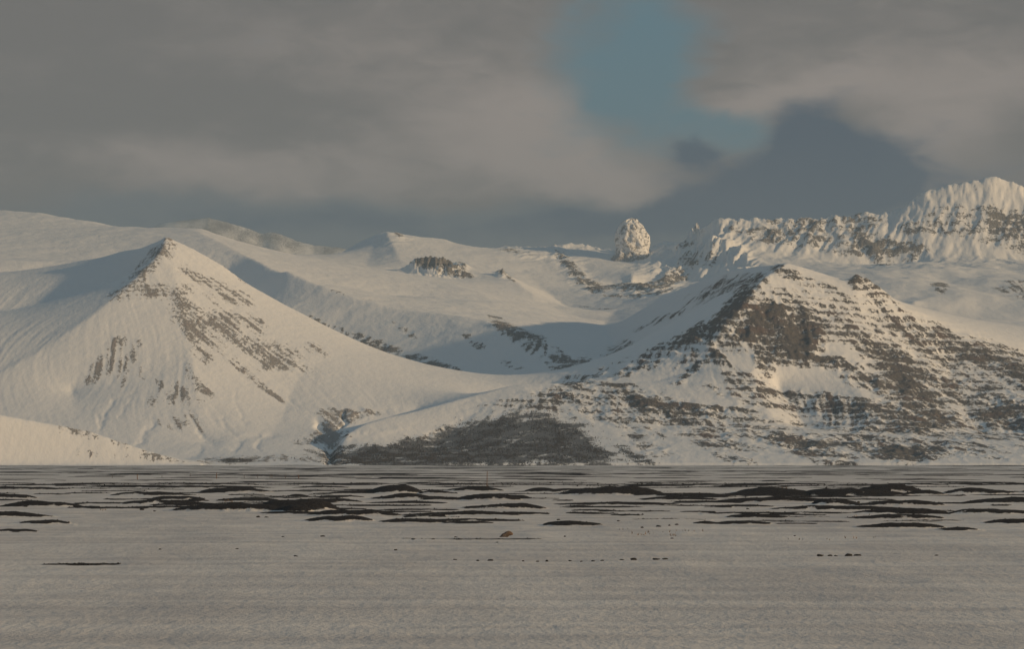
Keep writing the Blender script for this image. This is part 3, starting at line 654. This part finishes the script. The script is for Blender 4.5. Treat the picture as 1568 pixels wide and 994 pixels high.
GU, GD = np.meshgrid(gu, gD)
scl = np.maximum(GD, 35)
wide = np.where(GD < 35, np.maximum(1, (35 - GD) / 12.0), 1.0)
GX = (GU - CX) / F * scl * np.where(np.abs(GU - CX) > 950, wide, 1)
GZ = 0.045 * (ridged(GX / 5 + GD / 34, GD / 13, 3, 207, 0.5) - 1) * (GD < 500) * np.clip(GD / 150, 0.3, 1) + 0.07 * fbm(GX / 9, GD / 11, 4, 201, 0.6) * np.clip(GD / 200, 0.25, 1.0) + 0.012 * fbm(GX / 1.6, GD / 3.0, 3, 204) * (GD < 500)
GV = np.zeros_like(GZ)
rngb = np.random.RandomState(12)
banks = [(a, b, t, s, 1.0) for a, b, t, s in BANKS]
for k in range(430):                                   # the far plain, bank behind bank
    base = HY + 3.3 + 32 * rngb.rand() ** 1.15
    D = EYE * F / (base - HY)
    w = rngb.uniform(14, 70) * (1.0 if rngb.rand() < .8 else 1.7); c = rngb.uniform(-130, 1700)
    h = rngb.uniform(0.5, 2.0) * (0.6 + 0.4 * min(1.4, 900 / D))
    w *= 0.8 + 0.5 * min(1, 900 / D)
    if 731 < base < 741 and rngb.rand() < .6: continue
    banks.append((c - w, c + w, base - h - EYE * F / D * 0.01, base, 0.9))
for k in range(150):                                   # thin ribbons of gravel between the larger banks
    base = rngb.uniform(737, 801); w = rngb.uniform(18, 75) * (1.5 if rngb.rand() < .25 else 1); c = rngb.uniform(-100, 1670)
    h = rngb.uniform(0.7, 2.4) * (0.6 + (base - 730) / 80)
    if base > 783 and c < 440: continue
    banks.append((c - w, c + w, base - h, base, 0.75))
for a, b, t, s, vv in banks:
    Dc = EYE * F / (s - HY)
    hgt = (s - t) / F * Dc * (0.92 if s - t > 3 else 0.6)
    # the bank's own depth; rows of the sheet are at least that fine
    dep = max(2.6, 0.017 * Dc, (EYE * F / max(0.6, (s - HY - 0.45 * (s - t) * 0.5)) - Dc) * 0.6)
    dep = min(dep, 0.05 * Dc + 3)
    if s - t < 3 and Dc < 200: dep = 1.0
    i0, i1 = np.searchsorted(gD, Dc - 0.4 * dep), np.searchsorted(gD, Dc + 2.4 * dep)
    j0, j1 = np.searchsorted(gu, a - 6), np.searchsorted(gu, b + 6)
    if i1 <= i0 or j1 <= j0: continue
    u = GU[i0:i1, j0:j1]; d = GD[i0:i1, j0:j1]; x = GX[i0:i1, j0:j1]
    seed = int((a * 7 + s * 13)) % 997
    xc = (u - (a + b) / 2) / ((b - a) / 2)
    wob = perlin(u / 34 + seed, u * 0 + 0.5 + seed, 3) + 0.3 * perlin(u / 14 + seed, u * 0 + .3, 4)
    skew = ((seed % 7) - 3) * 0.08
    prof = np.clip(1 - np.abs(xc + skew * (1 - xc * xc)) ** 2.3, 0, 1) * (1 + 0.35 * wob)
    dd = (d - (Dc + dep)) / dep * (1.0 + 0.25 * wob)
    across = np.clip(1 - np.abs(dd) ** 2.2, 0, 1)
    ed = np.clip(1 - xc * xc, 0, 1) ** 0.5
    across = np.clip(1 - np.abs(dd / (0.35 + 0.65 * ed)) ** 2.2, 0, 1)
    bump = hgt * np.clip(prof, 0, 1.3) * across ** 0.7
    gz = GZ[i0:i1, j0:j1]; GZ[i0:i1, j0:j1] = np.maximum(gz, bump + 0.3 * gz)
    g = vv * np.clip(prof * 2.4, 0, 1) * np.clip(across * 3.0, 0, 1) * (1 + 0.6 * fbm(x / (0.006 * Dc), d / (0.03 * Dc), 4, seed, 0.65))
    GV[i0:i1, j0:j1] = np.maximum(GV[i0:i1, j0:j1], np.clip(g, 0, 1))
GZ += np.where(GV > .3, 0.02 * fbm(GX / 0.5, GD / 1.2, 2, 231) * (GD < 600) * (GV), 0)
GV = np.where((GD < 560) & (GV > 0.05), GV + 0.25 * fbm(GX / 1.5, GD / 4, 3, 240), GV)
GZ = np.where(GD > 5250, -2.0 - (GD - 5250) * 0.002, GZ)
GZ = np.where((GU < -115) | (GU > 1685) | (GD < 35), 0.0 - 0.5 * (np.abs(GU) > 2000), GZ)
mg, t, b = new_mat('snow_and_gravel')
pos = t.node('ShaderNodeNewGeometry').outputs['Position']
gv = t.attr('gravel')
e1 = t.noise(t.vmul(pos, (1, 0.35, 1)), 1.3, 5, 0.7); e2 = t.noise(t.vmul(pos, (1, 0.5, 1)), 7.0, 4, 0.7)
gfac = t.smooth(t.m('ADD', gv, t.m('ADD', t.m('MULTIPLY', t.m('SUBTRACT', e1, 0.5), 0.9), t.m('MULTIPLY', t.m('SUBTRACT', e2, 0.5), 0.7))), 0.36, 0.55)
gfac = t.m('MULTIPLY', gfac, t.smooth(gv, 0.02, 0.15))
stone = t.noise(pos, 16.0, 4, 0.75); st2 = t.noise(pos, 1.1, 4, 0.6)
st3 = t.noise(t.vmul(pos, (1, 0.4, 1)), 5.0, 4, 0.7)
gc = t.mix(t.smooth(t.m('ADD', t.m('MULTIPLY', stone, 0.5), t.m('MULTIPLY', st3, 0.5)), 0.40, 0.62), (0.008, 0.008, 0.010), (0.046, 0.040, 0.036))
gc = t.mix(t.m('MULTIPLY', t.smooth(st2, 0.55, 0.72), 0.5), gc, (0.045, 0.030, 0.022))
sn1 = t.noise(t.vmul(pos, (1, 0.3, 1)), 2.2, 6, 0.68); sn2 = t.noise(t.vmul(pos, (1, 0.12, 1)), 0.16, 5, 0.6)
sn3 = t.noise(t.vmul(pos, (0.035, 0.32, 1)), 1.0, 4, 0.6)
sc_ = t.mix(t.smooth(t.m('ADD', t.m('MULTIPLY', sn2, 0.45), t.m('MULTIPLY', sn3, 0.55)), 0.38, 0.62), (0.56, 0.545, 0.54), (0.76, 0.74, 0.715))
sc_ = t.mix(t.m('MULTIPLY', t.smooth(t.noise(t.vmul(pos, (1, 0.35, 1)), 2.4, 5, 0.75), 0.60, 0.70), 0.4), sc_, (0.40, 0.36, 0.34))
t.put(b.inputs['Base Color'], t.mix(gfac, sc_, gc))
b.inputs['Roughness'].default_value = 0.75
hh = t.m('ADD', t.m('MULTIPLY', sn1, 0.06), t.m('MULTIPLY', t.noise(t.vmul(pos, (1, 0.4, 1)), 5.0, 4, 0.6), 0.035))
hh = t.m('ADD', hh, t.m('MULTIPLY', t.m('MULTIPLY', stone, gfac), 0.12))
bp = t.node('ShaderNodeBump'); bp.inputs['Strength'].default_value = 0.8; bp.inputs['Distance'].default_value = 1.0
t.put(bp.inputs['Height'], hh); mg.node_tree.links.new(bp.outputs[0], b.inputs['Normal'])
ground = mesh_obj('ground', np.stack([GX, GD, GZ], -1).reshape(-1, 3), grid_quads(len(gD), len(gu)).reshape(-1, 4), mg, {'gravel': GV})
tag(ground, 'flat snowy plain with long banks of black gravel showing through', kind='structure')
def ground_z(x, y):
    u = CX + x * F / y
    j = np.clip(np.searchsorted(gu, u) - 1, 0, len(gu) - 2); i = np.clip(np.searchsorted(gD, y) - 1, 0, len(gD) - 2)
    fj = (u - gu[j]) / (gu[j + 1] - gu[j]); fi = (y - gD[i]) / (gD[i + 1] - gD[i])
    return GZ[i, j] * (1 - fi) * (1 - fj) + GZ[i + 1, j] * fi * (1 - fj) + GZ[i, j + 1] * (1 - fi) * fj + GZ[i + 1, j + 1] * fi * fj
def at(px, py):
    D = EYE * F / (py - HY)
    return (px - CX) / F * D, D

# ------------------------------------------------------------------ small materials
def simple(name, ca, cb, scale, rough=0.8, bump=0.01):
    m, t, b = new_mat(name)
    co = t.node('ShaderNodeTexCoord').outputs['Object']
    n = t.noise(co, scale, 5, 0.65)
    t.put(b.inputs['Base Color'], t.mix(t.smooth(n, 0.3, 0.7), ca, cb))
    b.inputs['Roughness'].default_value = rough
    bp = t.node('ShaderNodeBump'); bp.inputs['Distance'].default_value = bump
    t.put(bp.inputs['Height'], n); m.node_tree.links.new(bp.outputs[0], b.inputs['Normal'])
    return m
M_STONE = simple('dark_stone', (0.018, 0.019, 0.022), (0.06, 0.058, 0.06), 12)
M_WOOD = simple('weathered_wood', (0.10, 0.055, 0.035), (0.20, 0.12, 0.08), 9)
M_POST = simple('dull_post', (0.06, 0.05, 0.05), (0.13, 0.11, 0.10), 9)
M_GRASS = simple('dry_grass', (0.16, 0.10, 0.055), (0.25, 0.165, 0.09), 6)
def ball(nu=10, nv=7):
    v = [(0, 0, 1)]
    for i in range(1, nv):
        th = math.pi * i / nv
        for j in range(nu):
            a = 2 * math.pi * (j + 0.5 * (i % 2)) / nu
            v.append((math.sin(th) * math.cos(a), math.sin(th) * math.sin(a), math.cos(th)))
    v.append((0, 0, -1)); f = []
    for j in range(nu): f.append((0, 1 + j, 1 + (j + 1) % nu))
    for i in range(nv - 2):
        for j in range(nu):
            p, q = 1 + i * nu + j, 1 + i * nu + (j + 1) % nu
            f.append((p, p + nu, q + nu)); f.append((p, q + nu, q))
    e = 1 + (nv - 2) * nu
    for j in range(nu): f.append((e + j, len(v) - 1, e + (j + 1) % nu))
    return np.array(v, float), np.array(f)
def stone_mesh(seed, hi=False):
    v, f = ball(14, 10) if hi else ball(9, 6)
    rg = np.random.RandomState(seed)
    for _ in range(7):                                  # broken faces
        n = rg.randn(3); n /= np.linalg.norm(n); c = rg.uniform(0.55, 0.9)
        d = v @ n; v = v - np.outer(np.clip(d - c, 0, None), n)
    v += 0.05 * rg.randn(*v.shape)
    return v, f

# ------------------------------------------------------------------ boulder: leaning block, rusty face, dark left edge
bm_, t, b = new_mat('boulder_rock')
co = t.node('ShaderNodeTexCoord').outputs['Object']
sp = t.node('ShaderNodeSeparateXYZ'); bm_.node_tree.links.new(co, sp.inputs[0])
n1 = t.noise(co, 5.0, 5, 0.65)
side = t.smooth(t.m('ADD', sp.outputs[0], t.m('MULTIPLY', t.m('SUBTRACT', n1, 0.5), 0.25)), -0.12, 0.14)
cA = t.mix(side, (0.13, 0.11, 0.10), (0.14, 0.10, 0.075))
cA = t.mix(t.smooth(n1, 0.48, 0.68), cA, (0.07, 0.05, 0.042))
t.put(b.inputs['Base Color'], cA); b.inputs['Roughness'].default_value = 0.85
bp = t.node('ShaderNodeBump'); bp.inputs['Distance'].default_value = 0.04
t.put(bp.inputs['Height'], n1); bm_.node_tree.links.new(bp.outputs[0], b.inputs['Normal'])
bx, by = at(776, 823)
k = by / F
out_ = [(-12.5, 0), (-9, 3), (-5, 6.5), (-2.5, 7.6), (0, 9.2), (5, 9.4), (8, 8.0), (10, 5.2), (9.6, 3.2), (4, 3.0), (2.5, 1.4), (-2, 0.2), (-9, -0.3)]
v, f = ball(26, 18)
ang = np.arctan2(v[:, 2], v[:, 0]); 
oc = np.array([(-1, 4.2)]); oa = np.array(out_, float) - oc
oang = np.arctan2(oa[:, 1], oa[:, 0]); orad = np.hypot(oa[:, 0], oa[:, 1]); so_ = np.argsort(oang)
rr = np.interp(ang, oang[so_], orad[so_], period=2 * math.pi)
rad = np.hypot(v[:, 0], v[:, 2])
bv = np.stack([(oc[0, 0] + np.cos(ang) * rr * rad), v[:, 1] * 6.0 * (0.6 + 0.4 * rad), (oc[0, 1] + np.sin(ang) * rr * rad)], 1) * k
rg = np.random.RandomState(4)
bv += 0.004 * rg.randn(*bv.shape)
boulder = mesh_obj('boulder', bv, f, bm_, nside=3, smooth=False)
boulder.location = (bx, by, float(ground_z(bx, by)) - 0.015)
tag(boulder, 'rusty brown leaning boulder alone on the snow in the centre foreground', 'boulder')

# ------------------------------------------------------------------ loose stones
STONES = [  # px, base row, half width px, height px, label
 (1256, 853.5, 6.0, 4.0, 'pointed black stone at the left end of the front right stone row'),
 (1270.5, 853, 4.2, 2.6, 'small flat black stone right beside the pointed stone'),
 (1280, 853, 3.2, 2.0, 'smallest flat black stone in the front right stone row'),
 (1299.5, 853, 6.6, 5.2, 'largest rounded black stone at the front right of the snow'),
 (1313, 852.5, 6.4, 2.8, 'low elongated black stone touching the largest rounded stone'),
 (970, 858, 5.2, 3.6, 'rounded black stone in the middle of the bottom stone line'),
 (1005, 857.5, 6.5, 3.0, 'humped black stone at the right end of the bottom stone line'),
 (1018, 857.3, 5.0, 2.4, 'flat black stone just right of the humped stone'),
 (952, 858.5, 4.0, 1.6, 'thin flat stone just left of the rounded bottom stone'),
 (837.5, 859.5, 2.6, 3.6, 'upright pointed small stone in the bottom stone line'),
 (823, 860, 3.0, 1.7, 'low dark stone left of the upright pointed stone'),
 (801, 860, 2.2, 1.5, 'tiny dark stone at the left end of the bottom line'),
 (873, 858.5, 2.8, 1.9, 'small rounded stone right of the upright pointed one'),
 (890, 859.3, 2.4, 1.4, 'tiny flat stone in a gap of the bottom line'),
 (908, 859.5, 3.4, 1.8, 'flat black stone under the middle of the bottom line'),
 (922.5, 859.3, 3.4, 2.2, 'blunt black stone before the thin flat stone'),
 (751, 859.5, 4.8, 2.8, 'humped black stone at the bottom left of the centre boulder'),
 (731.5, 860, 2.6, 2.0, 'small dark stone left of the humped bottom stone'),
 (697, 858, 3.4, 1.5, 'low greyish stone left of the two bottom stones'),
 (605.5, 843.5, 3.2, 1.9, 'single dark stone on bare snow left of centre'),
 (453, 852.5, 3.6, 2.0, 'single dark stone on bare snow at the lower left'),
 (245, 842.5, 2.6, 1.6, 'small dark stone alone on snow at the left'),
 (363, 841.6, 3.0, 1.4, 'low dark stone on the faint line of snow'),
 (494, 822, 3.8, 2.0, 'dark stone on the snow left of the thin gravel line'),
 (633, 827.8, 3.6, 2.2, 'dark stone at the left end of the thin gravel line'),
 (663, 827.5, 3.0, 1.6, 'small dark stone on the thin gravel line'),
 (698, 824, 2.8, 1.6, 'brownish stone above the thin gravel line'),
 (761.5, 831, 2.6, 1.2, 'small stone just below the centre boulder'),
 (865, 822, 1.8, 1.8, 'tiny brownish stone right of the centre boulder'),
 (855, 797.5, 3.0, 2.0, 'dark stone above the long flat gravel lens'),
 (947, 799.5, 2.6, 1.8, 'dark stone at the right tip of the flat gravel lens'),
 (983, 809, 2.8, 2.2, 'leftmost stone of the row leading to the right gravel bank'),
 (1008, 808, 4.6, 2.4, 'wide dark stone within the row before the right gravel bank'),
 (1025, 806.5, 2.2, 2.6, 'upright stone within the row before the right gravel bank'),
 (1036, 805.5, 3.2, 2.2, 'rightmost stone of the row before the right gravel bank'),
 (1029, 824.5, 2.8, 1.4, 'small dark stone under the dry grass tuft'),
 (1149, 789, 3.8, 3.2, 'black stone on top of a thin gravel bank at right'),
 (1314, 772, 3.2, 3.0, 'black stone standing up behind the right gravel banks'),
 (1145, 780.5, 2.8, 2.0, 'dark stone lying between two right gravel banks'),
 (1434, 851, 3.4, 1.8, 'dark stone at the lower right edge of the photograph'),
 (1217, 822, 2.0, 1.2, 'tiny dark stone on plain snow at right'),
 (217, 781, 4.0, 2.4, 'black stone beside the tip of the left gravel ribbon'),
 (237, 784, 2.6, 2.0, 'small black stone left of the large gravel bank'),
 (395, 793.5, 3.4, 2.6, 'black stone under the large left gravel bank'),
 (408, 794, 3.6, 1.6, 'flat black stone second under the large left bank'),
 (433, 822, 2.6, 1.4, 'tiny stone under the lower left gravel streaks'),
]
protos = []
for s in range(6):
    v, f = stone_mesh(40 + s, True)
    me_o = mesh_obj('stone', v, f, M_STONE, nside=3, smooth=False)
    protos.append(me_o.data); bpy.data.objects.remove(me_o)
for i, (px, base, hw, h, lab) in enumerate(STONES):
    x, y = at(px, base)
    o = bpy.data.objects.new('stone', protos[i % 6]); COL.objects.link(o)
    w = hw * y / F; hh_ = h * y / F
    o.scale = (w, w * 0.85, hh_ * 0.72)
    o.rotation_euler = (0, 0, random.Random(i).uniform(-0.5, 0.5))
    o.location = (x, y, float(ground_z(x, y)) + hh_ * 0.30)
    tag(o, lab, 'stone', 'loose dark stones on the snow')

# ------------------------------------------------------------------ stakes and fence posts on the plain
def post_mesh(name, mat, r, h, taper=0.8, n=7):
    v = []; f = []
    levels = [(-0.3, 1), (0.0, 1), (0.5, 0.95), (0.97, taper), (1.0, taper * 0.6)]
    for z, s in levels:
        for j in range(n):
            a = 2 * math.pi * j / n
            v.append((r * s * math.cos(a), r * s * math.sin(a), z * h))
    for i in range(len(levels) - 1):
        for j in range(n):
            f.append((i * n + j, i * n + (j + 1) % n, (i + 1) * n + (j + 1) % n, (i + 1) * n + j))
    o = mesh_obj(name, v, f, mat)
    c = len(levels) * n - n
    import bmesh
    bmm = bmesh.new(); bmm.from_mesh(o.data); bmm.verts.ensure_lookup_table()
    bmm.faces.new([bmm.verts[c + j] for j in range(n)]); bmm.to_mesh(o.data); bmm.free()
    return o
POSTS = [ # px, top, base, half width px, material, name, label
 (745.5, 722.5, 746.5, 0.55, M_WOOD, 'marker_pole', 'tall thin brown marker pole standing in the middle of the plain'),
 (210.3, 726.5, 734.5, 0.65, M_WOOD, 'fence_post', 'reddish fence post farthest left on the plain'),
 (331.5, 724.5, 733.5, 0.60, M_WOOD, 'fence_post', 'reddish fence post second from the left, taller'),
 (457.3, 728, 733.8, 0.65, M_WOOD, 'fence_post', 'short reddish fence post left of the tall marker pole'),
 (374, 727, 733, 0.42, M_POST, 'fence_post', 'thin grey post right of the taller reddish post'),
 (394.5, 726.5, 733, 0.42, M_POST, 'fence_post', 'thin grey post left of the close pair'),
 (413.5, 726.5, 733, 0.38, M_POST, 'fence_post', 'left one of two close thin grey posts'),
 (416.5, 726, 733, 0.42, M_POST, 'fence_post', 'right one of two close thin grey posts'),
 (437, 728, 733.5, 0.42, M_POST, 'fence_post', 'thin grey post just left of the short reddish post'),
 (291.5, 725.5, 729.5, 0.36, M_POST, 'fence_post', 'short faint post between the first two reddish posts'),
 (248, 728, 732, 0.32, M_POST, 'fence_post', 'faint tiny post right of the farthest left post'),
 (172, 727, 732.5, 0.32, M_POST, 'fence_post', 'faint tiny post near the left edge of the plain'),
]
for i, (px, top, base, hw, mat, nm, lab) in enumerate(POSTS):
    x, y = at(px, base)
    h = (base - top) / F * y
    o = post_mesh(nm, mat, hw * y / F, h)
    o.location = (x, y, float(ground_z(x, y)))
    o.rotation_euler = (0, math.radians(random.Random(i).uniform(-2, 2)), 0)
    tag(o, lab, 'marker pole' if nm == 'marker_pole' else 'fence post', None if nm == 'marker_pole' else 'fence posts on the far plain')

# ------------------------------------------------------------------ rock thumb and pinnacle on the back ridge
def tower(name, outline, D, depth, z_off_px, seed, label, cat, amp):
    """outline: (px, py) clockwise silhouette; turned into a solid crag of the given depth"""
    o_ = np.array(outline, float); 
    top, bot = o_[:, 1].min(), o_[:, 1].max()
    nv, nu = 64, 72
    n_ = len(o_)
    pk = int(np.argmin(o_[:, 1]))
    L = o_[:pk + 1]; R = o_[pk:]
    vs = []; 
    for i in range(nv + 1):
        tt = i / nv
        py = top + (bot + z_off_px - top) * (1 - math.cos(math.pi * min(tt, 1) / 2)) if False else top + (bot + z_off_px - top) * tt ** 1.25
        lx = np.interp(py, L[::-1, 1], L[::-1, 0]); rx = np.interp(py, R[:, 1], R[:, 0])
        c, hw = (lx + rx) / 2, max(0.4, (rx - lx) / 2)
        for j in range(nu):
            a = 2 * math.pi * j / nu
            ca, sa = math.cos(a), math.sin(a)
            q = (abs(ca) ** 2.6 + abs(sa) ** 2.6) ** (-1 / 2.6)
            vs.append(((c - CX) / F * D + hw * q * ca * D / F, D + depth * (hw / 25.0) * q * sa, EYE + (HY - py) / F * D))
    vs = np.array(vs)
    ang = np.tile(np.arange(nu) / nu * 2 * math.pi, nv + 1); zz = vs[:, 2]
    nx_ = np.cos(ang) * 3.0; ny_ = np.sin(ang) * 3.0
    d = ridged(nx_ * 0.42 + zz / 150, ny_ * 0.42 + zz / 90, 5, seed, 0.55) - 1.0
    d2 = perlin(nx_ * 1.1 + zz / 34, ny_ * 1.1 - zz / 26, seed + 9)
    cut = d * amp * 1.2 + d2 * amp * 0.6
    lim = 0.15 + 0.85 * np.abs(np.sin(ang)) ** 1.5
    vs[:, 0] += np.cos(ang) * cut * lim; vs[:, 1] += np.sin(ang) * cut * 1.5
    # joints: big planes sliced off the body, as the crag is broken
    H = zz.max() - zz.min(); R = np.ptp(vs[:, 0]) / 2
    ctr = np.array([(vs[:, 0].max() + vs[:, 0].min()) / 2, D, zz.min() + 0.55 * H])
    rgt = np.random.RandomState(seed)
    for kk in range(22):
        a_ = rgt.uniform(-math.pi, 0) if kk % 4 else rgt.uniform(0, math.pi)
        n = np.array([math.cos(a_) * 0.9, math.sin(a_), rgt.uniform(-0.5, 0.8)]); n /= np.linalg.norm(n)
        sc3 = np.array([R, R * depth / 25.0, H * 0.52])
        sup = np.linalg.norm(n * sc3)
        q_ = (vs - ctr) @ n - sup * rgt.uniform(0.70, 0.96)
        vs -= np.outer(np.clip(q_, 0, None), n) * np.array([0.35, 1.0, 0.35])
    i = np.arange((nv + 1) * nu).reshape(nv + 1, nu)
    q = np.stack([i[:-1], i[1:], np.roll(i, -1, 1)[1:], np.roll(i, -1, 1)[:-1]], -1).reshape(-1, 4)
    cx_, cy_ = vs[:, 0].mean(), vs[:, 1].mean(); cz_ = vs[:, 2].min()
    # rock where it overhangs or low down, snow plastered elsewhere
    hfr = (zz - zz.min()) / (zz.max() - zz.min())
    rk = 0.10 + 0.30 * np.exp(-((hfr - 0.22) / 0.10) ** 2) + 0.30 * sstep(-d, 0.25, 0.8) + 0.22 * sstep(vs[:, 0] / R, 0.2, 0.9)
    rk += 0.16 * perlin(nx_ * 0.9 + 4, zz / 26, seed + 20)
    vs -= np.array([cx_, cy_, cz_])
    o = mesh_obj(name, vs, q, MAT_CRAG, {'rock': np.clip(rk, 0, 1), 'scrub': 0 * rk})
    o.location = (cx_, cy_, cz_)
    return tag(o, label, cat)
tower('rock_tower', [(922, 408), (933, 398), (941, 390), (943, 380), (941, 368), (942, 359), (945, 352), (948, 346), (954, 338), (962, 335.6), (969, 334), (975.5, 336), (978.5, 341), (984, 345), (989, 354), (994.5, 362), (995.5, 374), (993.5, 384), (998, 394), (1010, 408)],
      12020, 55, 10, 301, 'tall blunt snow plastered rock thumb rising above the back ridge', 'rock tower', 7.0)
tower('rock_pinnacle', [(1056, 372), (1059, 360), (1062, 353), (1064.5, 344), (1067, 341), (1069.5, 345), (1071.5, 353), (1076, 362), (1082, 372)],
      12080, 34, 6, 311, 'thin pointed rock pinnacle on the ridge right of the rock thumb', 'rock pinnacle', 2.5)

# ------------------------------------------------------------------ uncountable small stuff, each one joined mesh
def scatter(name, pts, sizes, base_v, base_f, mat, label, seed, squash=(1, 1, 1)):
    rg = np.random.RandomState(seed); n = len(pts)
    a = rg.rand(n) * 6.283; ca, sa = np.cos(a), np.sin(a)
    bv_ = base_v * np.array(squash)
    V = np.empty((n, len(bv_), 3), np.float32)
    jit = 1 + 0.3 * rg.randn(n, len(bv_), 3).clip(-1, 1)
    B = bv_[None] * jit
    V[..., 0] = B[..., 0] * ca[:, None] - B[..., 1] * sa[:, None]
    V[..., 1] = B[..., 0] * sa[:, None] + B[..., 1] * ca[:, None]
    V[..., 2] = B[..., 2]
    V *= np.asarray(sizes)[:, None, None]; V += np.asarray(pts)[:, None, :]
    Fq = (np.asarray(base_f)[None] + (np.arange(n) * len(bv_))[:, None, None]).reshape(-1, len(base_f[0]))
    o = mesh_obj(name, V.reshape(-1, 3), Fq, mat, nside=len(base_f[0]), smooth=False)
    return tag(o, label, kind='stuff')
octv = np.array([(1, 0, 0), (0, 1, 0), (-1, 0, 0), (0, -1, 0), (0, 0, 1), (0, 0, -1)], float)
octf = [(0, 1, 4), (1, 2, 4), (2, 3, 4), (3, 0, 4), (1, 0, 5), (2, 1, 5), (3, 2, 5), (0, 3, 5)]
rg = np.random.RandomState(77)
# pebbles on the gravel banks
m = (GV[:-1, :-1] > 0.45) & (GD[:-1, :-1] < 560) & (GD[:-1, :-1] > 100)
ii, jj = np.nonzero(m)
sel = rg.randint(0, len(ii), 9000)
fi, fj = rg.rand(9000), rg.rand(9000)
px_ = gu[jj[sel]] + fj * 2.5; D_ = gD[ii[sel]] + fi * (gD[ii[sel] + 1] - gD[ii[sel]])
x_ = (px_ - CX) / F * D_; z_ = ground_z(x_, D_)
sz_ = np.exp(rg.normal(-3.5, 0.4, 9000)) * np.clip(D_ / 250, 0.7, 2)
scatter('gravel', np.stack([x_, D_, z_ + 0.2 * sz_], 1), sz_, octv, octf, M_STONE, 'black gravel stones strewn over the dark banks', 5, (1.2, 1, .6))
# birch scrub on the lower hillside
M_TWIG = simple('bare_twigs', (0.055, 0.052, 0.056), (0.12, 0.11, 0.112), 0.3)
front = (DD < 6400) & (scrub > 0.12)
ii, jj = np.nonzero(front)
pr = scrub[ii, jj] ** 2.5 * (0.5 + norm(fbm(XX / 30, DD / 50, 4, 88))[ii, jj] * 0.35).clip(0.02, 1)
pick = rg.choice(len(ii), 15000, p=pr / pr.sum())
ii, jj = ii[pick], jj[pick]
D_ = rows[ii] + rg.rand(len(ii)) * 5; u_ = us[jj] + rg.rand(len(ii)) * 2; x_ = (u_ - CX) / F * D_
z_ = terrain_height_fn(u_, D_)
tw_v = np.array([(-.9, 0, 0), (.9, 0, 0), (0, .3, 2.0), (0, -.8, 0), (0, .8, 0), (.3, 0, 1.7), (-.5, .5, .2), (.5, -.5, .2), (-.3, 0, 1.5)], float)
tw_f = [(0, 1, 2), (3, 4, 5), (6, 7, 8)]
scatter('birch_scrub', np.stack([x_, D_, z_ - 0.2], 1), rg.uniform(0.5, 1.2, len(ii)), tw_v, tw_f, M_TWIG, 'grey brown leafless birch scrub covering the lower hillside', 6)
# dry grass tufts in the snow
TUFT = [(1190, 757, 10, 3), (1198, 751, 7, 30), (1150, 756, 5, 5), (1320, 792, 12, 7), (982, 819, 6, 8), (1030, 820, 5, 10), (1000, 817, 40, 12), (1060, 814, 25, 8), (350, 769, 7, 12), (158, 782, 4, 6), (955, 811, 10, 4), (1270, 826, 70, 10)]
P = []
for px, py, w, n in TUFT:
    for _ in range(n):
        x, y = at(px + rg.uniform(-w, w), py + rg.uniform(-1.2, 1.2)); P.append((x, y, float(ground_z(x, y))))
P = np.array(P)
gr_v = np.array([(-.1, 0, 0), (.1, 0, 0), (.25, 0, 1), (-.1, .1, 0), (.1, -.1, 0), (-.3, .1, .9)], float)
scatter('dry_grass', P, rg.uniform(0.07, 0.2, len(P)) * np.clip(P[:, 1] / 220, 0.7, 1.8), gr_v, [(0, 1, 2), (3, 4, 5)], M_GRASS, 'thin straw coloured grass poking through the snow', 7)

# ------------------------------------------------------------------ air
hv = [(x, y, z) for x in (-20000, 20000) for y in (-3000, 36000) for z in (-90, 2300)]
hf = [(0, 1, 3, 2), (4, 6, 7, 5), (0, 4, 5, 1), (2, 3, 7, 6), (0, 2, 6, 4), (1, 5, 7, 3)]
mh = bpy.data.materials.new('air'); mh.use_nodes = True
mh.node_tree.nodes.clear()
T = N(mh.node_tree)
mo = T.node('ShaderNodeOutputMaterial'); pv = T.node('ShaderNodeVolumePrincipled')
pv.inputs['Color'].default_value = (0.54, 0.75, 1.0, 1)
pv.inputs['Density'].default_value = 3.6e-5
pv.inputs['Anisotropy'].default_value = 0.0
mh.node_tree.links.new(pv.outputs[0], mo.inputs['Volume'])
haze = mesh_obj('haze', hv, hf, mh, smooth=False)
haze['kind'] = 'stuff'; haze['label'] = 'thin blue winter haze over the plain and mountains'
